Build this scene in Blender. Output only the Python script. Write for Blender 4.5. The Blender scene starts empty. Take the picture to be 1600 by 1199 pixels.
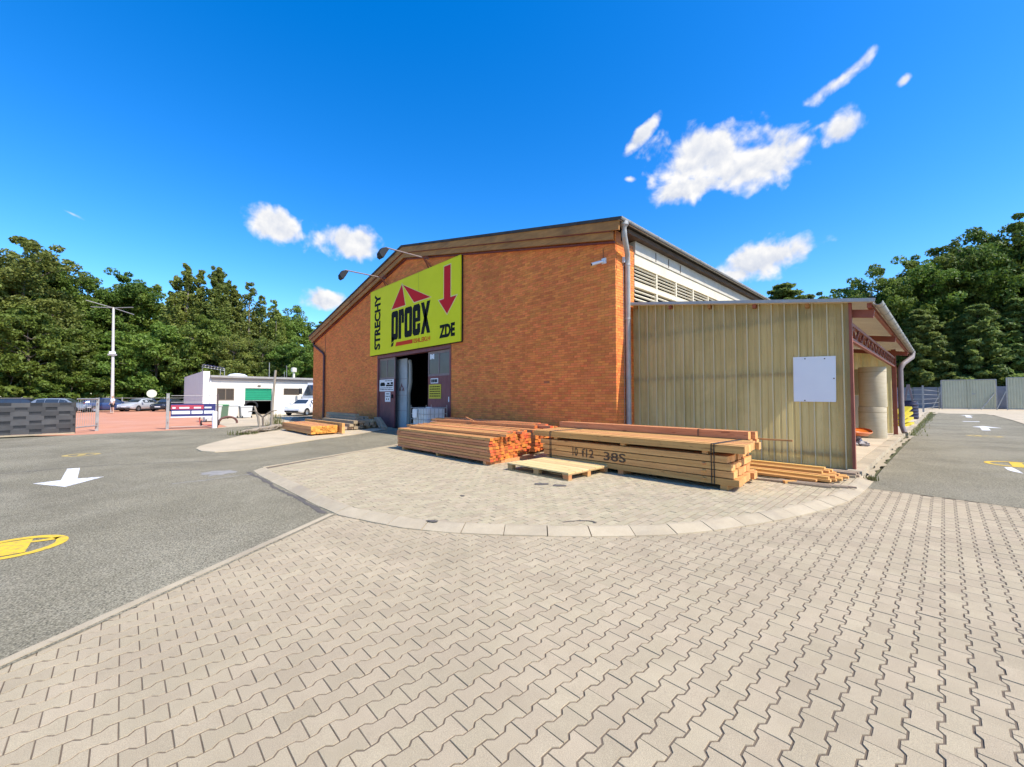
import bpy, bmesh, math, random
import numpy as np
from mathutils import Vector, Matrix
R = math.radians
random.seed(7)
rng = np.random.default_rng(7)
scn = bpy.context.scene
COL = scn.collection

# ------------------------------------------------------------------ camera
cam_d = bpy.data.cameras.new('camera')
cam_d.sensor_width = 36.0
cam_d.lens = 36.0 * 641.0 / 1600.0
cam_d.clip_start = 0.05
cam_d.clip_end = 3000
cam = bpy.data.objects.new('camera', cam_d)
COL.objects.link(cam)
YAW = math.atan(675 / 641.0)
PITCH = math.atan(21.5 / 641.0)
cam.location = (0, 0, 1.6)
cam.rotation_euler = (R(90) + PITCH, 0, YAW)
scn.camera = cam

# ------------------------------------------------------------------ sun, sky, exposure
SUN_EL, SUN_AZ = R(50), R(13.5)          # azimuth measured from +X towards +Y
sun_dir = Vector((math.cos(SUN_EL) * math.cos(SUN_AZ), math.cos(SUN_EL) * math.sin(SUN_AZ), math.sin(SUN_EL)))
sd = bpy.data.lights.new('sun', 'SUN')
sd.energy = 3.4
sd.angle = R(0.53)
sd.color = (1.0, 0.94, 0.84)
sun = bpy.data.objects.new('sun', sd)
sun.rotation_euler = sun_dir.to_track_quat('Z', 'Y').to_euler()
sun.location = (20, 10, 40)
COL.objects.link(sun)
scn.view_settings.view_transform = 'Standard'
scn.view_settings.look = 'None'
scn.view_settings.exposure = 1.0
scn.view_settings.gamma = 1.0
scn.view_settings.use_curve_mapping = False
scn.render.engine = 'CYCLES'
scn.cycles.max_bounces = 6
scn.cycles.diffuse_bounces = 4
scn.cycles.glossy_bounces = 2
scn.cycles.transmission_bounces = 4
scn.cycles.use_denoising = True
scn.cycles.use_adaptive_sampling = True
scn.cycles.adaptive_threshold = 0.02

world = bpy.data.worlds.new('World')
scn.world = world
world.use_nodes = True


class NT:
    """small node-tree helper"""
    def __init__(self, tree):
        self.t = tree
        tree.nodes.clear()

    def n(self, typ, **kw):
        nd = self.t.nodes.new(typ)
        for k, v in kw.items():
            if k.startswith('i_'):
                nd.inputs[k[2:].replace('_', ' ')].default_value = v
            else:
                setattr(nd, k, v)
        return nd

    def l(self, a, b):
        self.t.links.new(a, b)

    def inp(self, nd, idx, v):
        if hasattr(v, 'is_output'):
            self.l(v, nd.inputs[idx])
        else:
            nd.inputs[idx].default_value = v

    def m(self, op, a, b=0.0, c=0.0, clamp=False):
        nd = self.n('ShaderNodeMath', operation=op, use_clamp=clamp)
        self.inp(nd, 0, a); self.inp(nd, 1, b)
        if len(nd.inputs) > 2: self.inp(nd, 2, c)
        return nd.outputs[0]

    def vm(self, op, a, b=None):
        nd = self.n('ShaderNodeVectorMath', operation=op)
        self.inp(nd, 0, a)
        if b is not None: self.inp(nd, 1, b)
        return nd.outputs['Value'] if op == 'DOT_PRODUCT' else nd.outputs[0]

    def mix(self, fac, a, b, blend='MIX'):
        nd = self.n('ShaderNodeMix', data_type='RGBA', blend_type=blend)
        self.inp(nd, 0, fac); self.inp(nd, 6, a); self.inp(nd, 7, b)
        return nd.outputs[2]

    def ramp(self, fac, stops):
        nd = self.n('ShaderNodeValToRGB')
        cr = nd.color_ramp
        while len(cr.elements) < len(stops): cr.elements.new(0.5)
        for e, (p, c) in zip(cr.elements, stops):
            e.position = p
            e.color = c if len(c) == 4 else (*c, 1)
        self.l(fac, nd.inputs[0])
        return nd.outputs[0]

    def maprange(self, v, a, b, c=0.0, d=1.0, smooth=False):
        nd = self.n('ShaderNodeMapRange', interpolation_type='SMOOTHSTEP' if smooth else 'LINEAR')
        self.inp(nd, 0, v); nd.inputs[1].default_value = a; nd.inputs[2].default_value = b
        nd.inputs[3].default_value = c; nd.inputs[4].default_value = d
        return nd.outputs[0]

    def noise(self, vec, scale, detail=4.0, rough=0.55, dist=0.0):
        nd = self.n('ShaderNodeTexNoise')
        self.l(vec, nd.inputs['Vector'])
        nd.inputs['Scale'].default_value = scale
        nd.inputs['Detail'].default_value = detail
        nd.inputs['Roughness'].default_value = rough
        nd.inputs['Distortion'].default_value = dist
        return nd.outputs['Fac']


def build_world():
    w = NT(world.node_tree)
    out = w.n('ShaderNodeOutputWorld')
    bg = w.n('ShaderNodeBackground')
    sky = w.n('ShaderNodeTexSky')
    sky.sky_type = 'NISHITA'
    sky.sun_disc = False
    sky.sun_elevation = SUN_EL
    sky.sun_rotation = R(90) - SUN_AZ
    sky.altitude = 300
    sky.air_density = 1.0
    sky.dust_density = 0.5
    sky.ozone_density = 3.0
    hs = w.n('ShaderNodeHueSaturation')
    hs.inputs['Saturation'].default_value = 1.42
    hs.inputs['Hue'].default_value = 0.507
    w.l(sky.outputs[0], hs.inputs['Color'])
    d = w.n('ShaderNodeTexCoord').outputs['Generated']
    # clouds: soft heaps placed by compass direction and height in the sky, plus others outside the view
    def dirv(az, el):
        return Vector((math.cos(el) * math.cos(az), math.cos(el) * math.sin(az), math.sin(el)))
    def fbm(vec):
        a = w.m('MULTIPLY', w.m('SUBTRACT', w.noise(vec, 18.0, 6.0, 0.52, 0.25), 0.5), 2.3)
        b = w.m('MULTIPLY', w.m('SUBTRACT', w.noise(vec, 46.0, 2.0, 0.5, 0.0), 0.5), 0.6)
        return w.m('ADD', a, b)
    nn = fbm(d)
    nsh = fbm(w.vm('ADD', d, tuple(sun_dir * 0.004 + Vector((0, 0, 0.012)))))
    near = None
    for (az, el, a, b, tilt, dens) in CLOUDS:
        F = dirv(R(az), R(el))
        Rt = Vector((math.sin(R(az)), -math.cos(R(az)), 0))
        U = Rt.cross(F)
        ct, st = math.cos(R(tilt)), math.sin(R(tilt))
        R2 = Rt * ct + U * st
        U2 = U * ct - Rt * st
        Mx = Matrix((F, -R2, U2)).transposed()
        mp = w.n('ShaderNodeMapping', vector_type='TEXTURE')
        mp.inputs['Rotation'].default_value = Mx.to_euler('XYZ')
        mp.inputs['Scale'].default_value = (1000.0, math.tan(R(a)), math.tan(R(b)))
        w.l(d, mp.inputs['Vector'])
        ln = w.n('ShaderNodeVectorMath', operation='LENGTH')
        w.l(mp.outputs[0], ln.inputs[0])
        k = w.m('SUBTRACT', dens, ln.outputs['Value'])
        near = k if near is None else w.m('MAXIMUM', near, k)
    total = w.maprange(w.m('ADD', near, nn), -0.22, 0.50, 0, 1, True)
    thick = w.maprange(w.m('ADD', near, nn), 0.1, 1.1)
    shade = w.m('ADD', w.maprange(w.m('SUBTRACT', nn, nsh), -0.45, 0.35), w.m('MULTIPLY', thick, -0.18))
    white = w.mix(shade, (2.25, 2.42, 2.8, 1), (3.5, 3.45, 3.38, 1))
    col = w.mix(total, hs.outputs[0], white)
    w.l(col, bg.inputs['Color'])
    bg.inputs['Strength'].default_value = 0.15
    w.l(bg.outputs[0], out.inputs[0])


# az (deg from +X counter-clockwise), elevation, half width, half height, tilt, density
CLOUDS = [
    (110.4, 28.4, 5.2, 3.0, 4, 1.05), (104.9, 26.4, 4.0, 2.5, 0, 1.05), (113.0, 25.3, 4.2, 1.5, 8, 0.95),
    (97.0, 31.6, 3.6, 0.9, 24, 0.6), (97.2, 27.2, 1.9, 1.9, 60, 0.6), (92.0, 29.5, 0.8, 0.6, 40, 0.45), (118.6, 31.9, 3.2, 0.8, 38, 0.7), (120.2, 27.4, 1.3, 0.6, -10, 0.55),
    (105.0, 16.0, 4.6, 1.9, 10, 1.1), (107.5, 14.8, 3.4, 1.2, 0, 0.9),
    (167.0, 20.2, 2.5, 1.8, -10, 0.95), (158.4, 19.6, 3.7, 1.8, -4, 1.05), (160.6, 12.3, 2.7, 1.1, 8, 1.1),
    (184.0, 17.1, 1.7, 0.4, -20, 0.3),
    (45.0, 30.0, 7.0, 3.5, 5, 1.0), (-30.0, 24.0, 8.0, 4.0, 0, 1.0), (-100.0, 28.0, 8.0, 4.0, 0, 1.0),
]
build_world()

# ------------------------------------------------------------------ materials
MATS = {}


def mat(name, c1, c2=None, rough=0.8, nscale=3.0, detail=5.0, stretch=(1, 1, 1), lo=0.3, hi=0.7, rnd=0.0,
        bump=0.0, bscale=60.0, metal=0.0, spec=0.4, c3=None, s3=0.6, f3=0.6, speck=0.0, sscale=220.0,
        trans=0.0, coat=0.0, hue=0.0, stretch_bump=True, knots=None):
    if name in MATS: return MATS[name]
    m = bpy.data.materials.new(name)
    m.use_nodes = True
    t = NT(m.node_tree)
    out = t.n('ShaderNodeOutputMaterial')
    bs = t.n('ShaderNodeBsdfPrincipled')
    pos = t.n('ShaderNodeNewGeometry').outputs['Position']
    sv = t.vm('MULTIPLY', pos, tuple(stretch))
    col = (*c1, 1)
    rv = None
    if rnd or hue:
        at = t.n('ShaderNodeAttribute', attribute_name='rnd')
        oi = t.n('ShaderNodeObjectInfo')
        rv = t.m('FRACT', t.m('ADD', at.outputs['Fac'], oi.outputs['Random']))
    if c2 is not None:
        if rv is not None:
            off = t.n('ShaderNodeCombineXYZ')
            t.l(t.m('MULTIPLY', rv, 37.0), off.inputs[0]); t.l(t.m('MULTIPLY', rv, 11.0), off.inputs[2])
            sv2 = t.vm('ADD', sv, off.outputs[0])
        else:
            sv2 = sv
        nz = t.noise(sv2, nscale, detail, 0.6)
        col = t.mix(t.maprange(nz, lo, hi), (*c1, 1), (*c2, 1))
    if c3 is not None:
        n3 = t.noise(pos, s3, 5.0, 0.65, 0.6)
        col = t.mix(t.m('MULTIPLY', t.maprange(n3, 0.45, 0.72), f3), col, (*c3, 1))
    if knots is not None:
        kn = t.noise(t.vm('MULTIPLY', pos, (3.2, 11.0, 11.0)), 1.6, 1.0, 0.4)
        col = t.mix(t.m('MULTIPLY', t.maprange(kn, 0.68, 0.74), 0.75), col, (*knots, 1))
        ln_ = t.noise(t.vm('MULTIPLY', pos, (0.35, 30.0, 30.0)), 2.0, 2.0, 0.5)
        col = t.mix(t.m('MULTIPLY', t.maprange(ln_, 0.56, 0.70), 0.35), col, (*knots, 1))
    if speck:
        ns = t.noise(pos, sscale, 2.0, 0.7)
        col = t.mix(1.0, col, t.ramp(t.maprange(ns, 0.25, 0.75, 0, 1), [(0, (1 - speck,) * 3), (1, (1 + speck,) * 3)]), 'MULTIPLY')
    if rv is not None:
        h = t.n('ShaderNodeHueSaturation')
        t.inp(h, 4, col)
        t.l(t.maprange(rv, 0, 1, 1 - rnd, 1 + rnd), h.inputs['Value'])
        if hue:
            rv2 = t.m('FRACT', t.m('MULTIPLY', rv, 7.31))
            t.l(t.maprange(rv2, 0, 1, 0.5 - hue, 0.5 + hue), h.inputs['Hue'])
        col = h.outputs[0]
    t.inp(bs, 'Base Color', col)
    bs.inputs['Roughness'].default_value = rough
    bs.inputs['Metallic'].default_value = metal
    bs.inputs['Specular IOR Level'].default_value = spec
    if coat: bs.inputs['Coat Weight'].default_value = coat
    if bump:
        bn = t.n('ShaderNodeBump')
        bn.inputs['Strength'].default_value = bump
        bn.inputs['Distance'].default_value = 0.01
        t.l(t.noise(sv if stretch_bump else pos, bscale, 4.0, 0.65), bn.inputs['Height'])
        t.l(bn.outputs[0], bs.inputs['Normal'])
    if trans:
        tr = t.n('ShaderNodeBsdfTranslucent')
        t.inp(tr, 'Color', col)
        mx = t.n('ShaderNodeMixShader')
        mx.inputs[0].default_value = trans
        t.l(bs.outputs[0], mx.inputs[1]); t.l(tr.outputs[0], mx.inputs[2])
        t.l(mx.outputs[0], out.inputs[0])
    else:
        t.l(bs.outputs[0], out.inputs[0])
    MATS[name] = m
    return m


def glass(name, tint=(0.05, 0.06, 0.06), rough=0.08):
    return mat(name, tint, rough=rough, spec=0.9)


# setting
M_ground = mat('earth_and_grass', (0.07, 0.085, 0.03), (0.13, 0.11, 0.06), nscale=0.7, rough=0.95, bump=0.6, bscale=14)
M_asph = mat('asphalt', (0.185, 0.160, 0.105), (0.250, 0.218, 0.143), nscale=0.55, lo=0.35, hi=0.7, rough=0.92, bump=1.0, bscale=75,
             speck=0.9, sscale=70, c3=(0.300, 0.263, 0.181), s3=0.45, f3=0.75, spec=0.25)
M_paver = mat('concrete_paver', (0.387, 0.307, 0.196), (0.460, 0.368, 0.239), nscale=2.0, rough=0.92, rnd=0.05, bump=0.5, bscale=160,
              speck=0.28, sscale=260, c3=(0.314, 0.248, 0.159), s3=0.7, f3=0.6, spec=0.25, hue=0.003)
M_paver2 = mat('yellowish_paver', (0.385, 0.312, 0.195), (0.455, 0.372, 0.238), nscale=2.0, rough=0.92, rnd=0.09, bump=0.4, bscale=160,
               speck=0.22, sscale=260, c3=(0.340, 0.272, 0.189), s3=0.55, f3=0.3, spec=0.25, hue=0.008)
M_joint = mat('joint_sand', (0.11, 0.082, 0.056), (0.17, 0.13, 0.09), nscale=9, rough=1.0)
M_joint2 = mat('joint_sand_light', (0.12, 0.092, 0.06), (0.19, 0.15, 0.10), nscale=6, rough=1.0)
M_kerb = mat('kerb_concrete', (0.391, 0.312, 0.201), (0.465, 0.378, 0.249), nscale=4, rough=0.92, rnd=0.06, bump=0.3, bscale=120, speck=0.2, c3=(0.279, 0.228, 0.167), s3=1.4, f3=0.5)
M_conc = mat('old_concrete', (0.460, 0.372, 0.245), (0.560, 0.454, 0.305), nscale=1.2, rough=0.93, bump=0.3, bscale=60, speck=0.18, sscale=120, c3=(0.340, 0.277, 0.198), s3=0.5, f3=0.5)
M_red = mat('red_clay_surface', (0.50, 0.21, 0.115), (0.58, 0.265, 0.15), nscale=0.6, rough=0.95, bump=0.3, bscale=60, speck=0.12, c3=(0.55, 0.3, 0.22), s3=0.25, f3=0.5)
M_white_paint = mat('white_road_paint', (0.74, 0.72, 0.70), (0.36, 0.34, 0.30), nscale=16, lo=0.47, hi=0.68, rough=0.8, speck=0.2)
M_yel_paint = mat('yellow_road_paint', (0.72, 0.46, 0.03), (0.42, 0.30, 0.07), nscale=14, lo=0.48, hi=0.68, rough=0.8, speck=0.2)
M_yel_worn = mat('worn_yellow_paint', (0.52, 0.37, 0.10), (0.22, 0.19, 0.14), nscale=9, lo=0.45, hi=0.65, rough=0.85)
M_dark = mat('dark_stain', (0.08, 0.07, 0.06), (0.15, 0.125, 0.1), nscale=18, rough=0.95)
M_seam = mat('tar_seam', (0.06, 0.058, 0.055), (0.11, 0.10, 0.095), nscale=8, rough=0.9)
M_dust = mat('pale_dust', (0.34, 0.31, 0.27), (0.22, 0.21, 0.19), nscale=5, rough=1.0)
# hall
M_brick = mat('red_brick', (0.74, 0.205, 0.046), (0.84, 0.28, 0.074), nscale=7, rough=0.85, rnd=0.15, hue=0.008, bump=0.35, bscale=90,
              c3=(0.54, 0.15, 0.04), s3=0.8, f3=0.5, spec=0.3, speck=0.12)
M_mortar = mat('brick_mortar', (0.36, 0.125, 0.05), (0.44, 0.165, 0.07), nscale=3, rough=0.95)
M_wood_old = mat('brown_fascia_wood', (0.33, 0.15, 0.042), (0.50, 0.245, 0.075), nscale=3.0, stretch=(0.5, 5, 5), rough=0.8, bump=0.3, bscale=20, c3=(0.13, 0.07, 0.035), s3=0.8, f3=0.6)
M_roof = mat('dark_roof_felt', (0.035, 0.032, 0.032), (0.07, 0.065, 0.06), nscale=4, rough=0.85)
M_zinc = mat('zinc', (0.33, 0.32, 0.30), (0.43, 0.415, 0.39), nscale=5, rough=0.55, metal=0.25, c3=(0.3, 0.3, 0.29), s3=2.5, f3=0.4)
M_cream = mat('cream_plaster', (0.66, 0.58, 0.42), (0.74, 0.66, 0.50), nscale=2, rough=0.85, c3=(0.5, 0.42, 0.3), s3=1.2, f3=0.35)
M_panelgrey = mat('pale_eaves_board', (0.47, 0.43, 0.36), (0.56, 0.52, 0.44), nscale=3, rough=0.85, c3=(0.34, 0.30, 0.24), s3=1.5, f3=0.5)
M_soffit = mat('brown_soffit', (0.07, 0.05, 0.04), (0.11, 0.08, 0.06), nscale=3, rough=0.85)
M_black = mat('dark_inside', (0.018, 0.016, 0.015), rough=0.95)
M_oxide = mat('oxblood_door_paint', (0.17, 0.045, 0.046), (0.23, 0.075, 0.072), nscale=2.5, stretch=(3, 3, 0.6), rough=0.6, c3=(0.09, 0.04, 0.045), s3=1.5, f3=0.5)
M_doorgrey = mat('grey_door_panel', (0.34, 0.36, 0.355), (0.41, 0.43, 0.42), nscale=2, rough=0.6, c3=(0.2, 0.21, 0.21), s3=1.2, f3=0.4)
M_oldglass = mat('dusty_wired_glass', (0.055, 0.035, 0.028), (0.085, 0.06, 0.05), nscale=3, rough=0.3, spec=0.5)
M_framegrey = mat('weathered_frame', (0.20, 0.145, 0.135), (0.27, 0.20, 0.185), nscale=4, rough=0.7)
M_rust = mat('rust_red_steel', (0.235, 0.06, 0.035), (0.31, 0.09, 0.05), nscale=3, rough=0.6, c3=(0.18, 0.06, 0.045), s3=2, f3=0.5)
M_fib = mat('yellowed_fibreglass', (0.56, 0.455, 0.195), (0.78, 0.65, 0.32), nscale=1.0, stretch=(6, 6, 0.4), rough=0.55, trans=0.5,
            c3=(0.48, 0.40, 0.17), s3=0.9, f3=0.6, spec=0.3)
M_fibroof = mat('pale_roof_fibreglass', (0.27, 0.20, 0.115), (0.34, 0.26, 0.15), nscale=1.5, rough=0.5, trans=0.3)
M_crest = mat('rib_light_tint', (0.68, 0.62, 0.40), (0.76, 0.70, 0.48), nscale=3, stretch=(2, 2, 0.3), rough=0.6, trans=0.35)  # paler crest colour paints in the bright light lines along the ribs
M_whiteboard = mat('blank_white_board', (0.74, 0.74, 0.74), (0.78, 0.78, 0.77), nscale=2, rough=0.5)
M_sign_yel = mat('lime_yellow_sign', (0.74, 0.72, 0.006), (0.78, 0.76, 0.009), nscale=1.0, rough=0.6, spec=0.2, c3=(0.68, 0.66, 0.008), s3=0.8, f3=0.3)
M_sign_red = mat('sign_red', (0.62, 0.018, 0.022), rough=0.7, spec=0.15)
M_sign_or = mat('sign_orange_red', (0.68, 0.05, 0.015), rough=0.7, spec=0.15)
M_sign_blk = mat('sign_black', (0.012, 0.014, 0.012), rough=0.8, spec=0.15)
M_sign_cream = mat('sign_outline', (0.72, 0.66, 0.28), rough=0.5)
M_black_metal = mat('black_metal', (0.025, 0.025, 0.026), rough=0.65, spec=0.2)
M_steel = mat('galvanised_steel', (0.30, 0.29, 0.27), (0.40, 0.385, 0.36), nscale=6, rough=0.5, metal=0.3)
M_white = mat('white_plastic', (0.72, 0.72, 0.72), rough=0.4)
M_white_dirty = mat('milky_tank_plastic', (0.60, 0.61, 0.60), (0.68, 0.68, 0.66), nscale=3, rough=0.5)
# wood
M_w1 = mat('orange_treated_timber', (0.47, 0.19, 0.062), (0.66, 0.31, 0.115), nscale=2.2, stretch=(0.6, 9, 9), rough=0.72, rnd=0.2, hue=0.014, bump=0.25, bscale=9, knots=(0.24, 0.075, 0.02))
M_w1e = mat('orange_red_timber_end', (0.50, 0.115, 0.022), (0.62, 0.17, 0.035), nscale=30, rough=0.8, rnd=0.30, hue=0.02)
M_w2 = mat('pale_spruce_beam', (0.49, 0.215, 0.068), (0.67, 0.34, 0.12), nscale=2.0, stretch=(0.5, 9, 9), rough=0.75, rnd=0.2, hue=0.012, bump=0.25, bscale=9, knots=(0.26, 0.10, 0.03))
M_w2e = mat('spruce_beam_end', (0.64, 0.29, 0.09), (0.74, 0.37, 0.13), nscale=26, rough=0.8, rnd=0.2)
M_w3 = mat('weathered_timber', (0.28, 0.20, 0.125), (0.42, 0.31, 0.20), nscale=2.0, stretch=(0.6, 8, 8), rough=0.85, rnd=0.25, hue=0.01, bump=0.3, bscale=9)
M_w4 = mat('bright_orange_batten', (0.60, 0.30, 0.075), (0.70, 0.38, 0.11), nscale=2.2, stretch=(0.6, 9, 9), rough=0.7, rnd=0.16, hue=0.01)
M_pallet = mat('new_pallet_wood', (0.62, 0.44, 0.18), (0.70, 0.52, 0.25), nscale=2.0, stretch=(0.6, 8, 8), rough=0.75, rnd=0.12, hue=0.008, knots=(0.36, 0.2, 0.07))
M_pallet_d = mat('pallet_block_wood', (0.34, 0.205, 0.085), (0.42, 0.27, 0.12), nscale=4, rough=0.8, rnd=0.15)
M_strap = mat('black_strap', (0.025, 0.02, 0.018), rough=0.5)
M_ink = mat('stencil_ink', (0.10, 0.055, 0.03), rough=0.9)


def leafmat(name, c1, c2, rnd=0.25, trans=0.42):
    m = bpy.data.materials.new(name)
    m.use_nodes = True
    t = NT(m.node_tree)
    out = t.n('ShaderNodeOutputMaterial')
    df = t.n('ShaderNodeBsdfPrincipled')
    df.inputs['Roughness'].default_value = 0.55
    df.inputs['Specular IOR Level'].default_value = 0.3
    at = t.n('ShaderNodeAttribute', attribute_name='rnd')
    oi = t.n('ShaderNodeObjectInfo')
    c = t.mix(at.outputs['Fac'], (*c1, 1), (*c2, 1))
    h = t.n('ShaderNodeHueSaturation')
    t.inp(h, 4, c)
    t.l(t.maprange(oi.outputs['Random'], 0, 1, 1 - rnd, 1 + rnd), h.inputs['Value'])
    t.l(t.maprange(t.m('FRACT', t.m('MULTIPLY', oi.outputs['Random'], 9.7)), 0, 1, 0.485, 0.515), h.inputs['Hue'])
    t.l(h.outputs[0], df.inputs['Base Color'])
    tr = t.n('ShaderNodeBsdfTranslucent')
    t.l(h.outputs[0], tr.inputs[0])
    mx = t.n('ShaderNodeMixShader')
    mx.inputs[0].default_value = trans
    t.l(df.outputs[0], mx.inputs[1]); t.l(tr.outputs[0], mx.inputs[2]); t.l(mx.outputs[0], out.inputs[0])
    return m


M_leaf_d = leafmat('broad_leaf_green', (0.09, 0.15, 0.022), (0.21, 0.285, 0.048))
M_leaf_o = leafmat('olive_leaf_green', (0.165, 0.215, 0.04), (0.31, 0.345, 0.078))
M_leaf_p = leafmat('pine_needle_green', (0.12, 0.175, 0.045), (0.24, 0.30, 0.08), trans=0.5)
M_leaf_b = leafmat('bright_shrub_green', (0.11, 0.17, 0.02), (0.19, 0.26, 0.04))
M_grass = leafmat('grass_blade', (0.13, 0.15, 0.04), (0.24, 0.23, 0.09))
M_bark = mat('bark', (0.10, 0.08, 0.06), (0.19, 0.155, 0.12), nscale=6, stretch=(2, 2, 0.5), rough=0.95, bump=0.5, bscale=12)
M_bark_pale = mat('pale_bark', (0.24, 0.20, 0.155), (0.34, 0.29, 0.23), nscale=6, stretch=(2, 2, 0.5), rough=0.95)


# ------------------------------------------------------------------ mesh helpers
class MB:
    def __init__(self):
        self.v = []; self.f = []; self.mi = []; self.rn = []

    def add(self, vs, fs, mi=0, r=0.0):
        o = len(self.v)
        self.v.extend(tuple(p) for p in vs)
        self.rn.extend([r] * len(vs))
        for i, f in enumerate(fs):
            self.f.append([o + k for k in f])
            self.mi.append(mi if isinstance(mi, int) else mi[i])
        return self

    def box(self, x0, x1, y0, y1, z0, z1, mi=0, r=0.0, M=None):
        vs = [(x0, y0, z0), (x1, y0, z0), (x1, y1, z0), (x0, y1, z0), (x0, y0, z1), (x1, y0, z1), (x1, y1, z1), (x0, y1, z1)]
        if M is not None: vs = [M @ Vector(p) for p in vs]
        return self.add(vs, [(0, 3, 2, 1), (4, 5, 6, 7), (0, 1, 5, 4), (2, 3, 7, 6), (1, 2, 6, 5), (3, 0, 4, 7)], mi, r)

    def beam(self, a, b, w, h=None, mi=0, r=0.0, upv=(0, 0, 1)):
        a, b = Vector(a), Vector(b)
        h = h or w
        d = (b - a).normalized()
        u = Vector(upv)
        if abs(d.dot(u)) > 0.98: u = Vector((0, 1, 0))
        s = d.cross(u).normalized() * (w / 2)
        t = s.cross(d).normalized() * (h / 2)
        vs = [a - s - t, a + s - t, a + s + t, a - s + t, b - s - t, b + s - t, b + s + t, b - s + t]
        return self.add(vs, [(3, 2, 1, 0), (4, 5, 6, 7), (0, 1, 5, 4), (1, 2, 6, 5), (2, 3, 7, 6), (3, 0, 4, 7)], mi, r)

    def tube(self, pts, rad, n=10, mi=0, cap=True, r=0.0):
        pts = [Vector(p) for p in pts]
        k = len(pts)
        rads = rad if isinstance(rad, (list, tuple)) else [rad] * k
        vs = []
        prev = None
        for i, p in enumerate(pts):
            d = (pts[min(i + 1, k - 1)] - pts[max(i - 1, 0)]).normalized()
            u = Vector((0, 0, 1)) if abs(d.z) < 0.95 else Vector((0, 1, 0))
            s = d.cross(u).normalized() if prev is None else (prev - d * prev.dot(d)).normalized()
            prev = s
            t = d.cross(s)
            for j in range(n):
                a = 2 * math.pi * j / n
                vs.append(p + (s * math.cos(a) + t * math.sin(a)) * rads[i])
        fs = [(i * n + j, i * n + (j + 1) % n, (i + 1) * n + (j + 1) % n, (i + 1) * n + j) for i in range(k - 1) for j in range(n)]
        if cap:
            fs.append(tuple(range(n - 1, -1, -1)))
            fs.append(tuple((k - 1) * n + j for j in range(n)))
        return self.add(vs, fs, mi, r)

    def lathe(self, prof, center=(0, 0, 0), n=24, mi=0):
        c = Vector(center)
        vs = [c + Vector((r * math.cos(2 * math.pi * j / n), r * math.sin(2 * math.pi * j / n), z)) for r, z in prof for j in range(n)]
        fs = [(i * n + j, i * n + (j + 1) % n, (i + 1) * n + (j + 1) % n, (i + 1) * n + j) for i in range(len(prof) - 1) for j in range(n)]
        if prof[0][0] > 1e-4: fs.append(tuple(range(n - 1, -1, -1)))
        if prof[-1][0] > 1e-4: fs.append(tuple((len(prof) - 1) * n + j for j in range(n)))
        return self.add(vs, fs, mi)

    def poly(self, pts, z=None, mi=0):
        vs = [(p[0], p[1], z if z is not None else p[2]) for p in pts]
        return self.add(vs, [tuple(range(len(vs)))], mi)

    def prism(self, pts2, fn, t0, t1, mi=0, r=0.0):
        """extrude closed 2D outline; fn(a, b, t) -> 3D"""
        n = len(pts2)
        vs = [fn(a, b, t0) for a, b in pts2] + [fn(a, b, t1) for a, b in pts2]
        fs = [tuple(range(n - 1, -1, -1)), tuple(range(n, 2 * n))] + [(i, (i + 1) % n, n + (i + 1) % n, n + i) for i in range(n)]
        return self.add(vs, fs, mi, r)

    def mesh(self, name, mats, smooth=False):
        me = bpy.data.meshes.new(name)
        me.from_pydata([tuple(p) for p in self.v], [], self.f)
        for m in (mats if isinstance(mats, (list, tuple)) else [mats]): me.materials.append(m)
        if any(self.mi): me.polygons.foreach_set('material_index', self.mi)
        if any(self.rn):
            a = me.attributes.new('rnd', 'FLOAT', 'POINT')
            a.data.foreach_set('value', self.rn)
        bm = bmesh.new(); bm.from_mesh(me)
        bmesh.ops.recalc_face_normals(bm, faces=bm.faces)
        big = [f for f in bm.faces if len(f.verts) > 4]
        if big: bmesh.ops.triangulate(bm, faces=big)
        bm.to_mesh(me); bm.free()
        if smooth:
            me.polygons.foreach_set('use_smooth', [True] * len(me.polygons))
            try: me.set_sharp_from_angle(angle=R(40))
            except Exception: pass
        me.update()
        return me

    def build(self, name, mats, parent=None, smooth=False, **kw):
        return link(name, self.mesh(name, mats, smooth), parent, **kw)


def link(name, me, parent=None, loc=None, rot=None, scale=None, label=None, cat=None, group=None, kind=None):
    o = bpy.data.objects.new(name, me)
    COL.objects.link(o)
    if parent is not None:
        o.parent = parent
        o.matrix_parent_inverse = parent_inv(parent)
    if loc is not None: o.location = loc
    if rot is not None: o.rotation_euler = rot
    if scale is not None: o.scale = scale
    tag(o, label, cat, group, kind)
    return o


def parent_inv(p):
    # children are given in world coordinates when the parent is a "world" empty, local otherwise
    if p.get('_world'):
        return Matrix.Translation(p.location).inverted()
    return Matrix.Identity(4)


def tag(o, label=None, cat=None, group=None, kind=None):
    if label: o['label'] = label
    if cat: o['category'] = cat
    if group: o['group'] = group
    if kind: o['kind'] = kind
    return o


def thing(name, label, cat, loc=(0, 0, 0), rotz=0.0, group=None, world=False, kind=None):
    o = bpy.data.objects.new(name, None)
    o.empty_display_size = 0.3
    COL.objects.link(o)
    o.location = loc
    o.rotation_euler = (0, 0, rotz)
    if world: o['_world'] = 1
    tag(o, label, cat, group, kind)
    return o


def copy_tree(o, parent=None):
    c = o.copy()
    COL.objects.link(c)
    if parent is not None:
        c.parent = parent
        c.matrix_parent_inverse = o.matrix_parent_inverse.copy()
    for ch in o.children:
        copy_tree(ch, c)
    return c


def sheet(name, pts, z, m, label=None, parent=None, kind='structure', cat=None):
    b = MB().poly(pts, z)
    return b.build(name, m, parent, kind=kind, label=label, cat=cat)


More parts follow.
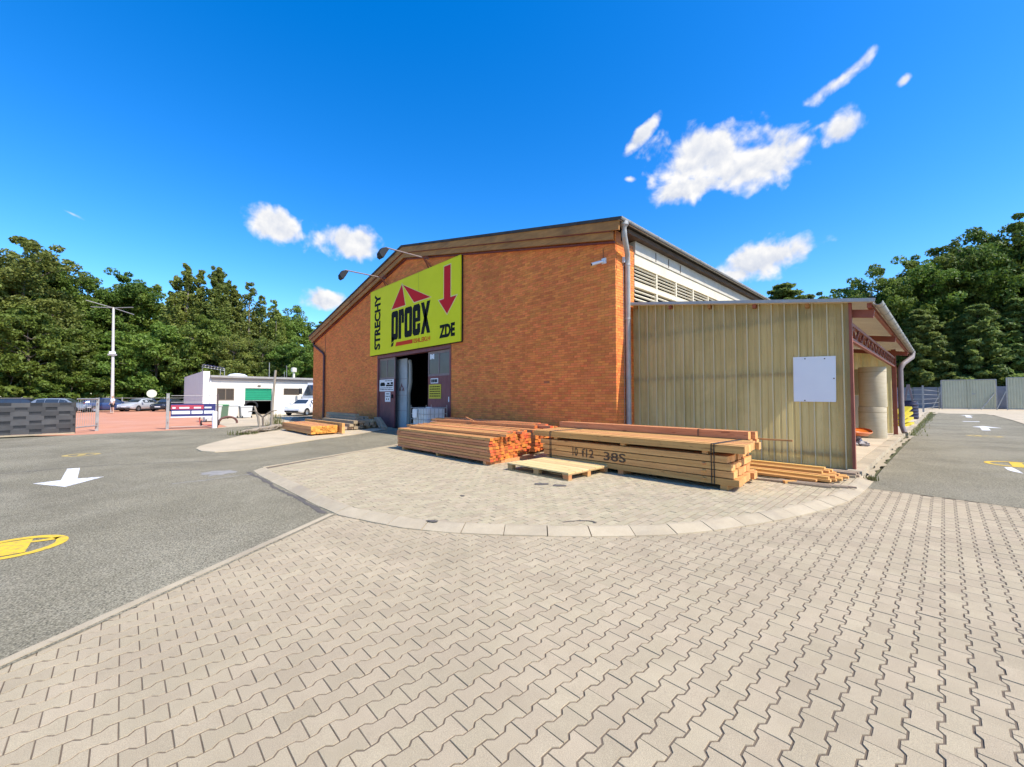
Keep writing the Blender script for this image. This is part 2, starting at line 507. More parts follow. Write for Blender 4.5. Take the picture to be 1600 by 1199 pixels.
def text_mesh(name, s, size, m, bold=0.0, depth=0.004, sx=1.0):
    cu = bpy.data.curves.new(name, 'FONT')
    cu.body = s; cu.size = size; cu.offset = bold; cu.extrude = depth
    cu.align_x = 'CENTER'; cu.align_y = 'CENTER'
    cu.resolution_u = 3
    ob = bpy.data.objects.new(name + '_tmp', cu)
    COL.objects.link(ob)
    dg = bpy.context.evaluated_depsgraph_get()
    me = bpy.data.meshes.new_from_object(ob.evaluated_get(dg))
    bpy.data.objects.remove(ob)
    me.materials.clear(); me.materials.append(m)
    if sx != 1.0:
        for v in me.vertices: v.co.x *= sx
    return me


def fit_mesh(me, x0, x1, z0, z1, rot90=False):
    """scale a flat text mesh to exactly fill a box, return it centred on the origin (x right, y up)"""
    co = np.array([v.co[:] for v in me.vertices])
    if rot90: co = np.stack([-co[:, 1], co[:, 0], co[:, 2]], 1)
    mn, mx = co.min(0), co.max(0)
    co[:, 0] = (co[:, 0] - mn[0]) / (mx[0] - mn[0]) * (x1 - x0) + x0
    co[:, 1] = (co[:, 1] - mn[1]) / (mx[1] - mn[1]) * (z1 - z0) + z0
    for v, c in zip(me.vertices, co): v.co = c
    return me


def on_facade(me, Y):
    """turn a flat mesh (x right, y up, z towards viewer) into the plane Y=const facing -Y"""
    for v in me.vertices:
        x, y, z = v.co
        v.co = (x, Y - z, y)
    me.update()
    return me


# ------------------------------------------------------------------ ground, roads, pavements
IZ = 0.06      # island height
kerb_out = [(-10.36, 2.10), (-9.6, 2.06), (-8.51, 2.08), (-7.1, 2.10), (-6.3, 2.12), (-5.68, 2.16), (-5.08, 2.34), (-4.58, 2.52), (-4.07, 2.82), (-3.70, 3.10),
            (-3.295, 3.464), (-2.93, 3.815), (-2.595, 4.185), (-2.235, 4.63), (-1.962, 5.11), (-1.733, 5.635), (-1.482, 6.28), (-1.2, 7.29),
            (-1.05, 8.06), (-0.985, 8.8), (-0.965, 9.55), (-0.96, 10.6)]
STRIP_A, STRIP_B = Vector((0.09, -6.0)), Vector((-5.79, 2.14))


def offset_line(pl, d):
    out = []
    for i, p in enumerate(pl):
        a = Vector(pl[max(i - 1, 0)]); b = Vector(pl[min(i + 1, len(pl) - 1)])
        t = (b - a).normalized()
        out.append((p[0] - t.y * d, p[1] + t.x * d))
    return out


kerb_in = offset_line(kerb_out, 0.18)
kerb_in2 = offset_line(kerb_out, 0.215)

g = MB()
gx = [-900, -140, -60, 0, 60, 140, 900]
gy = [-900, -140, -60, 0, 60, 140, 900]
g.add([(x, y, -0.06) for y in gy for x in gx], [(j * 7 + i, j * 7 + i + 1, (j + 1) * 7 + i + 1, (j + 1) * 7 + i) for j in range(6) for i in range(6)])
g.build('ground', M_ground, kind='structure', label='earth and rough grass beyond the yard')

# asphalt yard on the left, road on the right
asph = [(0.13, -6), (-5.76, 2.16), (-7.0, 2.25), (-10.2, 2.2), (-12.35, 6.5), (-14.4, 10.25), (-33, 10.25), (-37.0, 10.3), (-27.4, 7.25), (-26.6, 4.9), (-26.05, 3.6), (-25.75, 1.1), (-25.3, -1.2),
        (-25.0, -4.0), (-25, -30), (22, -30), (22, -6)]
sheet('asphalt_yard', asph, 0.004, M_asph, 'worn grey asphalt yard')
sheet('asphalt_lane', [(5.0, -5.99), (22, -5.99), (22, 36), (4.4, 36), (4.6, 9.2), (5.0, 9.19)], 0.002, M_asph, 'asphalt lane right of the forecourt')
rr = [(-0.98, 9.55), (0.0, 9.5), (0.75, 9.44), (4.5, 9.2), (4.3, 20), (3.2, 36), (3.15, 45.5), (3.05, 51.5), (2.7, 60.2), (1.6, 59.5), (0.16, 58.7), (-0.47, 61.7), (-0.7, 43.2), (-0.89, 24.4), (-0.95, 18), (-0.985, 12.7)]
sheet('asphalt_road', rr, 0.004, M_asph, 'asphalt road running past the shed')
sheet('concrete_apron', [(-4, 57), (3, 57), (3.25, 46), (3.3, 36), (60, 30), (60, 86), (-4, 86)], -0.006, M_conc, 'pale concrete apron before the gates')
sheet('red_clay_yard', [(-25.6, -1.6), (-25.9, 3.2), (-26.4, 4.6), (-43, 4.9), (-70, 4.9), (-70, -14), (-27, -14), (-26.5, -3)], -0.012, M_red, 'salmon red surfaced car park')
sheet('concrete_yard', [(-26.0, 3.4), (-27.3, 7.3), (-36.5, 10.35), (-36.5, 40), (-46, 40), (-46, 4.4), (-27, 4.2)], -0.004, M_conc, 'pale concrete yard before the white building')

# joint bed below the pavers
bed = [(0.09, -6), (-5.79, 2.14)] + [(x, y) for x, y in kerb_out[5:]] + [(-0.96, 9.6), (5, 9.3), (5, -6)]
pav = sheet('paved_forecourt', bed, -0.0045, M_joint, 'forecourt of interlocking concrete pavers')


def paver_outline(p, L, e, g, gx):
    # interlocking paver: wide at both ends, narrow waist
    ys = [-0.5, -0.33, -0.19, 0.19, 0.33, 0.5]
    ws = [p / 2 + e, p / 2 + e, p / 2 - e, p / 2 - e, p / 2 + e, p / 2 + e]
    right = [(w - gx, (y * L) + (g if i == 0 else -g if i == 5 else (g * 0.6 if i == 2 else -g * 0.6 if i == 3 else (g * .6 if i == 1 else -g * .6)) * 0.0)) for i, (y, w) in enumerate(zip(ys, ws))]
    left = [(-x, y) for x, y in reversed(right)]
    return right + left


PP, PL = 0.121, 0.187
ol0 = paver_outline(PP, PL, 0.0118, 0.0027, 0.0050)
ol1 = paver_outline(PP, PL, 0.0118, 0.0038, 0.0061)


def paver_geom(mb, x, y, z=0.0, r=0.0, chamfer=True, rot=0.0, tilt=(0, 0)):
    n = 12
    def tz(px, py): return z + px * tilt[0] + py * tilt[1]
    top = [(x + a, y + b, tz(a, b)) for a, b in ol1]
    mid = [(x + a, y + b, tz(a, b) - 0.0025) for a, b in ol0]
    low = [(x + a, y + b, z - 0.022) for a, b in ol0]
    fs = [(0, 1, 10, 11), (1, 2, 9, 10), (2, 3, 8, 9), (3, 4, 7, 8), (4, 5, 6, 7)]
    fs += [(i + n, (i + 1) % n + n, (i + 1) % n, i) for i in range(n)]
    if chamfer:
        fs += [(i + 2 * n, (i + 1) % n + 2 * n, (i + 1) % n + n, i + n) for i in range(n)]
        mb.add(top + mid + low, fs, 0, r)
    else:
        mb.add(top + mid, fs, 0, r)


def inside(pt, poly):
    x, y = pt; c = False
    n = len(poly)
    for i in range(n):
        x0, y0 = poly[i]; x1, y1 = poly[(i + 1) % n]
        if (y0 > y) != (y1 > y) and x < (x1 - x0) * (y - y0) / (y1 - y0) + x0: c = not c
    return c


FW = Vector((-math.sin(YAW), math.cos(YAW)))
RT = Vector((math.cos(YAW), math.sin(YAW)))


def seen(x, y, m=0.0):
    dpt = x * FW.x + y * FW.y
    s = x * RT.x + y * RT.y
    return dpt > 1.3 and abs(s) < dpt * 1.25 + m


front_poly = [(0.05, -6), (-5.83, 2.06)] + [(x - 0.06, y + 0.06) for x, y in kerb_out[5:]] + [(-0.96, 9.58), (5, 9.4), (5, -6)]
spots = []
for i in range(-50, 42):
    for j in range(-32, 54):
        x = i * PP + 0.011
        y = j * PL + (PL / 2 if i % 2 else 0) + 0.024
        if not inside((x, y), front_poly): continue
        spots.append((x * FW.x + y * FW.y, x, y))
spots.sort()
near_in = [s for s in spots if s[0] > 1.75 and abs(s[1] * RT.x + s[2] * RT.y) < s[0] * 1.22]
indiv = set(near_in[:296])
pm = MB(); paver_geom(pm, 0, 0, 0)
pmesh = pm.mesh('paver', M_paver)
mass = MB()
for s in spots:
    d, x, y = s
    z = random.uniform(-0.0016, 0.0016)
    if s in indiv:
        o = link('paver', pmesh, pav, loc=(x, y, z), rot=(random.gauss(0, 0.004), random.gauss(0, 0.004), random.gauss(0, 0.004)))
    else:
        paver_geom(mass, x, y, z, random.random() * 0.999 + 0.001, chamfer=0.5 < d < 5.5, tilt=(random.gauss(0, 0.006), random.gauss(0, 0.006)))
mass.build('paver_field', M_paver, pav, kind='stuff')

# narrow edging stones between asphalt and pavers
edg = thing('edging_strip', 'narrow concrete edging strip between asphalt and pavers', None, (-5.79, 2.14, 0), kind='structure', world=True)
dv = (STRIP_B - STRIP_A); ln = dv.length; dv.normalize()
nv = Vector((-dv.y, dv.x))
k = 0
while k * 1.0 < ln - 0.1:
    a = STRIP_B - dv * min(ln, (k * 1.0 + 0.995)); b = STRIP_B - dv * (k * 1.0)
    z = 0.008 + random.uniform(-0.002, 0.002)
    mb = MB()
    q = [a - nv * 0.0, b - nv * 0.0, b + nv * 0.075, a + nv * 0.075]
    mb.prism([(p.x, p.y) for p in q], lambda u, v, t: (u, v, t), -0.05, z)
    mb.build('edging_stone', M_kerb, edg)
    k += 1

# kerb stones round the island
kerb = thing('kerb', 'low sloping concrete kerb round the timber island', None, (-4, 3, 0), kind='structure', world=True)


def polyline_at(pl, s):
    for i in range(len(pl) - 1):
        a = Vector(pl[i]); b = Vector(pl[i + 1]); L = (b - a).length
        if s <= L or i == len(pl) - 2:
            return a + (b - a) * min(1, s / L)
        s -= L


tot = sum((Vector(kerb_out[i + 1]) - Vector(kerb_out[i])).length for i in range(len(kerb_out) - 1))
nst = int(tot / 0.497)
fine = [polyline_at(kerb_out, tot * i / (nst * 4)) for i in range(nst * 4 + 1)]
fin2 = offset_line([tuple(p) for p in fine], 0.18)
fin3 = offset_line([tuple(p) for p in fine], 0.225)
for sidx in range(nst):
    mb = MB()
    zz = random.uniform(-0.003, 0.004)
    rows = []
    jj = 0.004 if sidx % 3 else 0.008
    for q in range(5):
        i = sidx * 4 + q
        o_, n_, l_ = Vector(fine[i]), Vector(fin2[i]), Vector(fin3[i])
        if q in (0, 4):
            i2 = i + (1 if q == 0 else -1)
            e = (Vector(fine[i2]) - o_).normalized() * jj
            o_ = o_ + e; n_ = n_ + e; l_ = l_ + e
        rows.append([(o_.x, o_.y, -0.05), (o_.x, o_.y, 0.012 + zz), (n_.x, n_.y, IZ + zz), (l_.x, l_.y, IZ + 0.002 + zz), (l_.x, l_.y, -0.05)])
    vs = [p for rw in rows for p in rw]
    fs = [(i * 5 + j, i * 5 + (j + 1) % 5, (i + 1) * 5 + (j + 1) % 5, (i + 1) * 5 + j) for i in range(4) for j in range(5)]
    fs += [tuple(range(4, -1, -1)), tuple(20 + j for j in range(5))]
    mb.add(vs, fs)
    mb.build('kerb_stone', M_kerb, kerb)

# timber island: bed + rectangular pavers in rows along Y
isl_poly = fin3 + [(-1.2, 11.0), (-6.42, 11.0), (-13.95, 11.0), (-14.3, 10.2), (-12.3, 6.45)]
isl_poly = [tuple(p) for p in isl_poly]
isl = sheet('timber_island', isl_poly, IZ - 0.006, M_joint2, 'raised paved island where the timber is stacked')
isl_edge = MB()
le = [(-10.36, 2.28), (-12.3, 6.45), (-14.3, 10.2)]
for a, b in zip(le[:-1], le[1:]):
    isl_edge.beam((a[0], a[1], 0.025), (b[0], b[1], 0.025), 0.08, 0.08)
isl_edge.build('edge_course', M_kerb, isl)


def clip(poly, a, b):
    out = []
    def sd_(p): return (b[0] - a[0]) * (p[1] - a[1]) - (b[1] - a[1]) * (p[0] - a[0])
    for i in range(len(poly)):
        p, q = poly[i], poly[(i + 1) % len(poly)]
        sp, sq = sd_(p), sd_(q)
        if sp >= 0: out.append(p)
        if (sp >= 0) != (sq >= 0):
            t = sp / (sp - sq)
            out.append((p[0] + (q[0] - p[0]) * t, p[1] + (q[1] - p[1]) * t))
    return out


conv = [fin3[i] for i in range(0, len(fin3), 3)] + [fin3[-1]]
cedges = list(zip(conv[:-1], conv[1:])) + [((-1.17, 10.4), (-1.17, 11)), ((-14.3, 10.2), (-12.3, 6.45)), ((-12.3, 6.45), (-10.36, 2.28))]
cells = []
for i in range(-145, -9):
    for j in range(10, 56):
        x0 = i * 0.1; y0 = j * 0.2 + (0.1 if i % 2 else 0.0)
        gp = 0.003; gq = 0.0052
        q = [(x0 + gq, y0 + gp), (x0 + 0.1 - gq, y0 + gp), (x0 + 0.1 - gq, y0 + 0.2 - gp), (x0 + gq, y0 + 0.2 - gp)]
        cx, cy = x0 + 0.05, y0 + 0.1
        if cx < -6.5 and cy > 10.2: continue
        for (a, b) in cedges:
            if not q: break
            q = clip(q, a, b)
        if len(q) < 3: continue
        ar = 0.5 * abs(sum(q[k][0] * q[(k + 1) % len(q)][1] - q[(k + 1) % len(q)][0] * q[k][1] for k in range(len(q))))
        if ar < 0.001: continue
        cells.append((cx * FW.x + cy * FW.y, cx, cy, q, ar))
cells.sort(key=lambda c: c[0])
rect = MB(); rect.box(-0.0448, 0.0448, -0.097, 0.097, -0.02, 0.0)
rmesh = rect.mesh('brick_paver', M_paver2)
mass = MB(); nin = 0
for d, cx, cy, q, ar in cells:
    z = IZ + random.uniform(-0.0022, 0.0022)
    if ar > 0.0171 and nin < 290 and seen(cx, cy):
        link('brick_paver', rmesh, isl, loc=(cx, cy, z), rot=(random.gauss(0, 0.006), random.gauss(0, 0.006), random.gauss(0, 0.006)))
        nin += 1
    else:
        n = len(q)
        tx, ty = random.gauss(0, 0.008), random.gauss(0, 0.008)
        vs = [(p[0], p[1], z + (p[0] - cx) * tx + (p[1] - cy) * ty) for p in q] + [(p[0], p[1], z - 0.016) for p in q]
        mass.add(vs, [tuple(range(n))] + [(i + n, (i + 1) % n + n, (i + 1) % n, i) for i in range(n)], 0, random.random() * 0.999 + 0.001)
mass.build('brick_paver_field', M_paver2, isl, kind='stuff')

# second (concrete) island on the left
i2 = [(-16.6, 1.85), (-15.9, 1.68), (-15.05, 1.72), (-14.55, 1.98), (-14.48, 2.58), (-14.95, 3.45), (-16.33, 5.47), (-17.44, 7.42), (-18.95, 9.3), (-19.6, 10.2), (-33, 10.2), (-25, 6.6), (-22.0, 5.6), (-20.2, 3.7), (-17.4, 2.25)]
mb = MB(); mb.prism(i2, lambda u, v, t: (u, v, t), -0.04, 0.03)
mb.build('concrete_island', M_conc, kind='structure', label='smooth pale concrete island on the far side of the entrance lane')

# platform beside the shed and kerb strip along the road
plat = thing('shed_platform', 'pale concrete floor and edge of the open shed', None, (-1.2, 14, 0), kind='structure', world=True)
MB().box(-6.4, -1.42, 11.02, 24.0, -0.05, 0.10).build('floor_slab', M_conc, plat)
y = 10.75
while y < 23.6:
    MB().box(-1.40, -1.165, y, y + 1.18, -0.05, 0.115 + random.uniform(-.006, .006)).build('edge_slab', M_kerb, plat)
    y += 1.2
vg = thing('verge_kerb', 'concrete verge kerb along the road beyond the shed', None, (-1.1, 40, 0), kind='structure', world=True)
y = 24.2
while y < 62:
    MB().box(-1.28, -1.08, y, y + 1.97, -0.05, 0.09 + random.uniform(-.008, .008)).build('kerb_stone', M_kerb, vg)
    y += 2.0
sheet('concrete_verge', [(-1.28, 24), (-1.28, 62), (-6.4, 62), (-6.4, 24)], 0.03, M_conc, 'pale concrete strip behind the hall')
b = MB(); b.box(3.1, 60, 36.5, 37.1, -0.05, 0.12)
b.build('apron_kerb', M_kerb, kind='structure', label='far kerb of the concrete apron')


# ------------------------------------------------------------------ markings and stains
def ring(mb, c, r0, r1, n=48, z=0.009, sy=1.0):
    vs = [(c[0] + r * math.cos(2 * math.pi * i / n), c[1] + sy * r * math.sin(2 * math.pi * i / n), z) for r in (r0, r1) for i in range(n)]
    mb.add(vs, [(i, (i + 1) % n, n + (i + 1) % n, n + i) for i in range(n)])


def marking(name, pieces, m, label, z=0.009):
    mb = MB()
    for p in pieces:
        if callable(p): p(mb)
        else: mb.poly(p, z)
    return mb.build(name, m, label=label, cat='road marking', kind='thing')


marking('arrow_marking', [[(-11.62, -1.16), (-10.80, -0.70), (-11.66, -0.22), (-11.73, -0.60), (-13.47, -0.655), (-13.5, -0.85), (-11.72, -0.82)]], M_white_paint, 'white painted arrow on the asphalt at left')
marking('speed_limit_marking', [lambda mb: ring(mb, (-6.83, -0.82), 0.325, 0.42), [(-7.12, -0.95), (-6.55, -0.95), (-6.55, -0.69), (-7.12, -0.69)], [(-7.0, -0.69), (-6.93, -0.69), (-6.90, -0.50), (-7.0, -0.47)]], M_yel_paint, 'bright yellow painted ring with a figure at the left frame edge')
marking('speed_limit_marking', [lambda mb: ring(mb, (-16.5, -0.78), 0.26, 0.38), [(-16.7, -0.85), (-16.3, -0.85), (-16.3, -0.70), (-16.7, -0.70)]], M_yel_worn, 'faded yellow ring painted beyond the white arrow')
marking('speed_limit_marking', [lambda mb: ring(mb, (1.2, 15.4), 0.47, 0.57), [(1.05, 14.95), (1.25, 14.95), (1.25, 15.9), (1.05, 15.9)], [(1.25, 15.3), (1.45, 15.3), (1.45, 15.45), (1.25, 15.45)]], M_yel_paint, 'yellow ring with a figure painted on the right road, nearest')
marking('speed_limit_marking', [lambda mb: ring(mb, (1.1, 25.7), 0.36, 0.52), [(0.85, 25.3), (1.02, 25.3), (1.02, 26.1), (0.85, 26.1)]], M_yel_worn, 'worn yellow ring painted further along the right road')
marking('arrow_marking', [[(0.99, 33.3), (1.44, 34.6), (2.02, 32.9), (1.53, 32.75), (1.51, 30.3), (1.22, 30.1), (1.26, 32.9)]], M_white_paint, 'white arrow painted on the right road pointing to the gates')
marking('arrow_marking', [[(0.9, 53.7), (1.3, 55.0), (1.75, 53.4), (1.5, 53.3), (1.5, 48.5), (1.17, 48.6), (1.2, 53.4)]], M_white_paint, 'farthest white arrow on the right road')
marking('bar_marking', [[(0.8, 40.1), (1.55, 40.2), (1.55, 41.0), (0.8, 40.8)]], M_white_paint, 'short white bar between the two right road arrows')
marking('broken_arrow_marking', [[(0.90, 14.63), (1.02, 14.7), (1.07, 14.2), (1.10, 13.68), (0.98, 13.9), (0.92, 14.1)]], M_white_paint, 'worn white arrow stub before the nearest right yellow ring')


def blob(c, rx, ry, n=18, rot=0.0, jag=0.35, seed=1):
    rr_ = random.Random(seed); out = []
    for i in range(n):
        a = 2 * math.pi * i / n
        k_ = 1 - jag * rr_.random()
        x, y = rx * math.cos(a) * k_, ry * math.sin(a) * k_
        out.append((c[0] + x * math.cos(rot) - y * math.sin(rot), c[1] + x * math.sin(rot) + y * math.cos(rot)))
    return out


def stain(pts, z, m, label):
    MB().poly(pts, z).build('stain', m, label=label, cat='stain', kind='thing')


stain(blob((-4.95, 5.43), 0.17, 0.10, seed=2, rot=0.7), IZ + 0.006, M_dark, 'dark paint stain on the pavers before the pallet, left of two')
stain(blob((-4.66, 5.56), 0.15, 0.10, seed=5, rot=0.7), IZ + 0.006, M_dark, 'dark paint stain on the pavers before the pallet, right of two')
stain(blob((-5.22, 3.89), 0.06, 0.035, seed=8), IZ + 0.006, M_dark, 'small dark spot on the island between kerb and pallet')
stain(blob((-4.42, 2.83), 0.09, 0.045, seed=9, rot=0.5), IZ + 0.006, M_dark, 'dark spot beside the chipped kerb joint')


def ribbon(pts, w, z, m, label, name='stain', cat='stain'):
    mb = MB(); L_ = []; R_ = []
    for i, p in enumerate(pts):
        a = Vector(pts[max(i - 1, 0)][:2]); b_ = Vector(pts[min(i + 1, len(pts) - 1)][:2])
        t = (b_ - a).normalized(); n_ = Vector((-t.y, t.x))
        ww = w * random.uniform(0.4, 1.2) * 0.5
        L_.append((p[0] + n_.x * ww, p[1] + n_.y * ww, z)); R_.append((p[0] - n_.x * ww, p[1] - n_.y * ww, z))
    n = len(pts)
    mb.add(L_ + R_, [(i, i + 1, n + i + 1, n + i) for i in range(n - 1)])
    return mb.build(name, m, label=label, cat=cat, kind='thing')


ribbon([(-3.27, 3.97), (-3.23, 4.06), (-3.18, 4.15), (-3.1, 4.24), (-3.03, 4.26), (-2.97, 4.24)], 0.025, IZ + 0.006, M_dark, 'curved black scuff on the island by the kerb')


def wander(a, b, n, amp, seed):
    r_ = random.Random(seed); a, b = Vector(a), Vector(b); t = (b - a).normalized(); nn = Vector((-t.y, t.x)); o = 0; out = []
    for i in range(n):
        o = o * 0.85 + r_.gauss(0, amp)
        p = a.lerp(b, i / (n - 1)) + nn * o
        out.append((p.x, p.y))
    return out


ribbon(wander((-13.4, -5.0), (-13.7, -0.5), 30, 0.012, 3) + wander((-13.7, -0.5), (-12.4, 2.2), 16, 0.012, 4), 0.03, 0.0075, M_seam, 'dark repair seam across the asphalt behind the white arrow', 'asphalt_seam', 'seam')
ribbon(wander((-9.86, 0.7), (-9.98, 2.0), 14, 0.02, 5), 0.05, 0.0075, M_dust, 'pale scratch line on the asphalt near the kerb end', 'dust_line', 'scratch')
ribbon(wander((-3.5, 1.05), (-3.83, 1.98), 14, 0.012, 6), 0.012, 0.0035, M_kerb, 'faint white chalk line on the front pavers', 'chalk_line', 'scratch')
ribbon(wander((-10.3, 1.98), (-5.9, 2.06), 40, 0.012, 7), 0.09, 0.007, M_dark, 'dirt line along the kerb foot at the asphalt', 'dirt_line', 'dirt')
ribbon(wander((0.2, 13.2), (3.6, 12.6), 24, 0.03, 23), 0.02, 0.0076, M_dust, 'pale repair line across the right road', 'dust_line', 'scratch')
ribbon(wander((0.1, 20.5), (3.6, 19.6), 24, 0.03, 24), 0.03, 0.0076, M_seam, 'dark seam across the right road', 'asphalt_seam', 'seam')
stain(blob((-10.6, 1.5), 0.5, 0.35, seed=12, jag=0.6), 0.0072, M_dust, 'pale dust patch on the asphalt at the island tip')

# ------------------------------------------------------------------ brick hall
HX0, HX1, HY, HY2 = -32.1, -6.42, 10.2, 29.0
RIDX, RIDZ, EZR, EZL = -18.4, 9.15, 6.62, 6.2      # roof top line at the gable


def roof_z(x):
    if x >= RIDX: return RIDZ + (EZR - RIDZ) * (x - RIDX) / (-6.1 - RIDX)
    return RIDZ + (EZL - RIDZ) * (RIDX - x) / (RIDX + 31.9)


hall = thing('brick_hall', 'large red brick hall with a low gable roof and open loading door', 'building', (-19, 10.2, 0), world=True)
DX0, DX1, DZ = -21.5, -14.55, 3.84
wall = MB()
fo = 0.25


def wpanel(x0, x1, z0, flat_top=None):
    xs = [x0] + ([RIDX] if x0 < RIDX < x1 else []) + [x1]
    pts = [(x0, z0), (x1, z0)] + ([(x, roof_z(x) - fo) for x in reversed(xs)] if flat_top is None else [(x1, flat_top), (x0, flat_top)])
    wall.prism(pts, lambda u, v, t: (u, t, v), HY + 0.008, HY + 0.32)


wpanel(HX0, DX0, 0); wpanel(DX0, DX1, DZ); wpanel(DX1, HX1 - 0.012, 0)
wall.build('mortar_wall', M_mortar, hall)
w2 = MB()
w2.box(HX0 + 0.01, HX0 + 0.3, HY + 0.33, HY2, 0, EZL - 0.2)                  # left side wall
w2.box(HX0 + 0.3, HX1 - 0.3, HY2 - 0.3, HY2, 0, 6.0)
w2.box(HX1 - 0.32, HX1 - 0.012, HY + 0.33, HY + 1.02, 0, 6.2)        # pier on the corner
w2.box(HX1 - 0.32, HX1 - 0.02, HY + 1.03, HY2, 0, 4.3)
w2.build('outer_wall', M_mortar, hall)
MB().box(HX0 + 0.31, HX1 - 0.33, HY + 0.33, HY2 - 0.31, 0.0, 0.012).build('hall_floor', M_conc, hall)
# bricks
BL, BH, JT = 0.245, 0.068, 0.008
cand = []
nc = int(9.4 / (BH + JT))
for c in range(nc):
    z0 = 0.02 + c * (BH + JT)
    x = HX1 - (0.0 if c % 2 else 0.1275)
    if c % 2 == 0: cand.append((HX1 - 0.1175, HX1, z0))
    while x > HX0 + 0.05:
        a = max(x - BL, HX0)
        cand.append((a, x, z0))
        x -= BL + JT
bricks = []
for a, bb, z0 in cand:
    top = min(roof_z(a), roof_z(bb)) - fo
    if z0 + BH > top: continue
    if z0 < DZ and bb > DX0 + 0.005 and a < DX1 - 0.005:
        if a >= DX0 - 0.01 and bb <= DX1 + 0.01: continue
        if a < DX0: bb = DX0
        else: a = DX1
        if bb - a < 0.03: continue
    bricks.append((a, bb, z0))
# the 290 that show largest: nearest, at the right corner above the timber
order = sorted(bricks, key=lambda t: (t[0] ** 2 + (t[2] - 2.6) ** 2 * 3.0) if t[2] > 0.9 else 1e6)
ind = set(order[:240])
bm_full = MB(); bm_full.box(-BL / 2, BL / 2, 0, 0.06, 0, BH)
bfull = bm_full.mesh('brick', M_brick)
mass = MB()
for t in bricks:
    a, bb, z0 = t
    dy = random.gauss(0, 0.0025) - (0.005 if random.random() < 0.04 else 0)
    if t in ind:
        link('brick', bfull, hall, loc=((a + bb) / 2, HY + dy, z0), scale=((bb - a) / BL, 1, 1), rot=(0, random.gauss(0, 0.004), 0))
    else:
        y0 = HY + dy
        vs = [(a, y0, z0), (bb, y0, z0), (bb, y0, z0 + BH), (a, y0, z0 + BH), (a, HY + 0.03, z0), (bb, HY + 0.03, z0), (bb, HY + 0.03, z0 + BH), (a, HY + 0.03, z0 + BH)]
        mass.add(vs, [(0, 1, 2, 3), (4, 0, 3, 7), (1, 5, 6, 2), (3, 2, 6, 7), (4, 5, 1, 0)], 0, random.random() * 0.999 + 0.001)
# side of the corner pier: header and stretcher courses facing +X
cntp = 0
bp = MB(); bp.box(-0.06, 0, -BL / 2, BL / 2, 0, BH)
bpier = bp.mesh('pier_brick', M_brick)
for c in range(int(6.1 / (BH + JT))):
    z0 = 0.02 + c * (BH + JT)
    y = HY + (0.13 if c % 2 == 0 else 0.255) + 0.0
    segs = [(HY + 0.062, y - JT)] if c % 2 == 0 else [(HY + 0.062, y - JT)]
    while y < HY + 1.0:
        segs.append((y, min(y + BL, HY + 1.03))); y += BL + JT
    for (a, bb) in segs:
        if bb - a < 0.02: continue
        dx = random.gauss(0, 0.002)
        if 0.9 < z0 < 5.0 and cntp < 58 and abs((bb - a) - BL) < 0.001 and a < HY + 0.4:
            link('brick', bpier, hall, loc=(HX1 + dx, (a + bb) / 2, z0)); cntp += 1
        else:
            mass.box(HX1 - 0.03, HX1 + dx, a, bb, z0, z0 + BH, 0, random.random() * 0.999 + 0.001)
mass.build('brick_field', M_brick, hall, kind='stuff')

# roof, verge boards
rf = MB()
for (xa, za, xb, zb) in ((RIDX, RIDZ, -6.02, EZR - 0.02), (-32.3, EZL - 0.08, RIDX, RIDZ)):
    rf.prism([(xa, za - 0.09), (xb, zb - 0.09), (xb, zb), (xa, za)], lambda u, v, t: (u, t, v), HY - 0.34, HY2 + 0.2)
roof = rf.build('roof', M_roof, hall)
vb = MB()
for (dz0, dz1, y0, y1) in ((-0.36, -0.095, HY - 0.30, HY - 0.25), (-0.60, -0.365, HY - 0.22, HY - 0.16)):
    for (xa, xb) in ((RIDX, -6.12 - (0.25 if dz0 < -0.5 else 0)), (-32.25 + (0.3 if dz0 < -0.5 else 0), RIDX)):
        vb = MB()
        vb.prism([(xa, roof_z(xa) + dz0), (xb, roof_z(xb) + dz0), (xb, roof_z(xb) + dz1), (xa, roof_z(xa) + dz1)], lambda u, v, t: (u, t, v), y0, y1)
        vb.build('verge_board', M_wood_old, roof)
vb = MB()
for (xa, xb) in ((RIDX, -6.42), (-32.05, RIDX)):
    vb.prism([(xa, roof_z(xa) - 0.655), (xb, roof_z(xb) - 0.655), (xb, roof_z(xb) - 0.605), (xa, roof_z(xa) - 0.605)], lambda u, v, t: (u, t, v), HY - 0.08, HY + 0.0)
    vb.prism([(xa, roof_z(xa) - 0.375), (xb, roof_z(xb) - 0.375), (xb, roof_z(xb) - 0.36), (xa, roof_z(xa) - 0.36)], lambda u, v, t: (u, t, v), HY - 0.27, HY - 0.02)
vb.build('verge_trim', M_oxide, roof)

# side wall above the shed: eaves boards, louvre windows
sx = HX1
ev = MB(); ev.box(sx - 0.28, sx + 0.05, HY + 1.03, HY2, 5.98, 6.36); ev.build('eaves_board', M_panelgrey, hall)
MB().box(sx - 0.28, sx + 0.22, HY + 0.35, HY2, 6.37, 6.50).build('soffit', M_soffit, hall)
MB().box(sx - 0.28, sx + 0.02, HY + 1.03, HY2, 5.64, 5.975).build('lintel_band', M_cream, hall)
MB().box(sx - 0.28, sx + 0.015, HY + 1.03, HY2, 4.98, 5.12).build('mid_band', M_cream, hall)
MB().box(sx - 0.30, sx - 0.20, HY + 1.03, HY2, 4.3, 5.64).build('louvre_back', M_black, hall)
for i in range(3):
    MB().box(sx + 0.05, sx + 0.062, HY + 2.3 + i * 0.9, HY + 2.33 + i * 0.9, 6.02, 6.30).build('drip_stain', M_soffit, hall)
yb = HY + 1.03
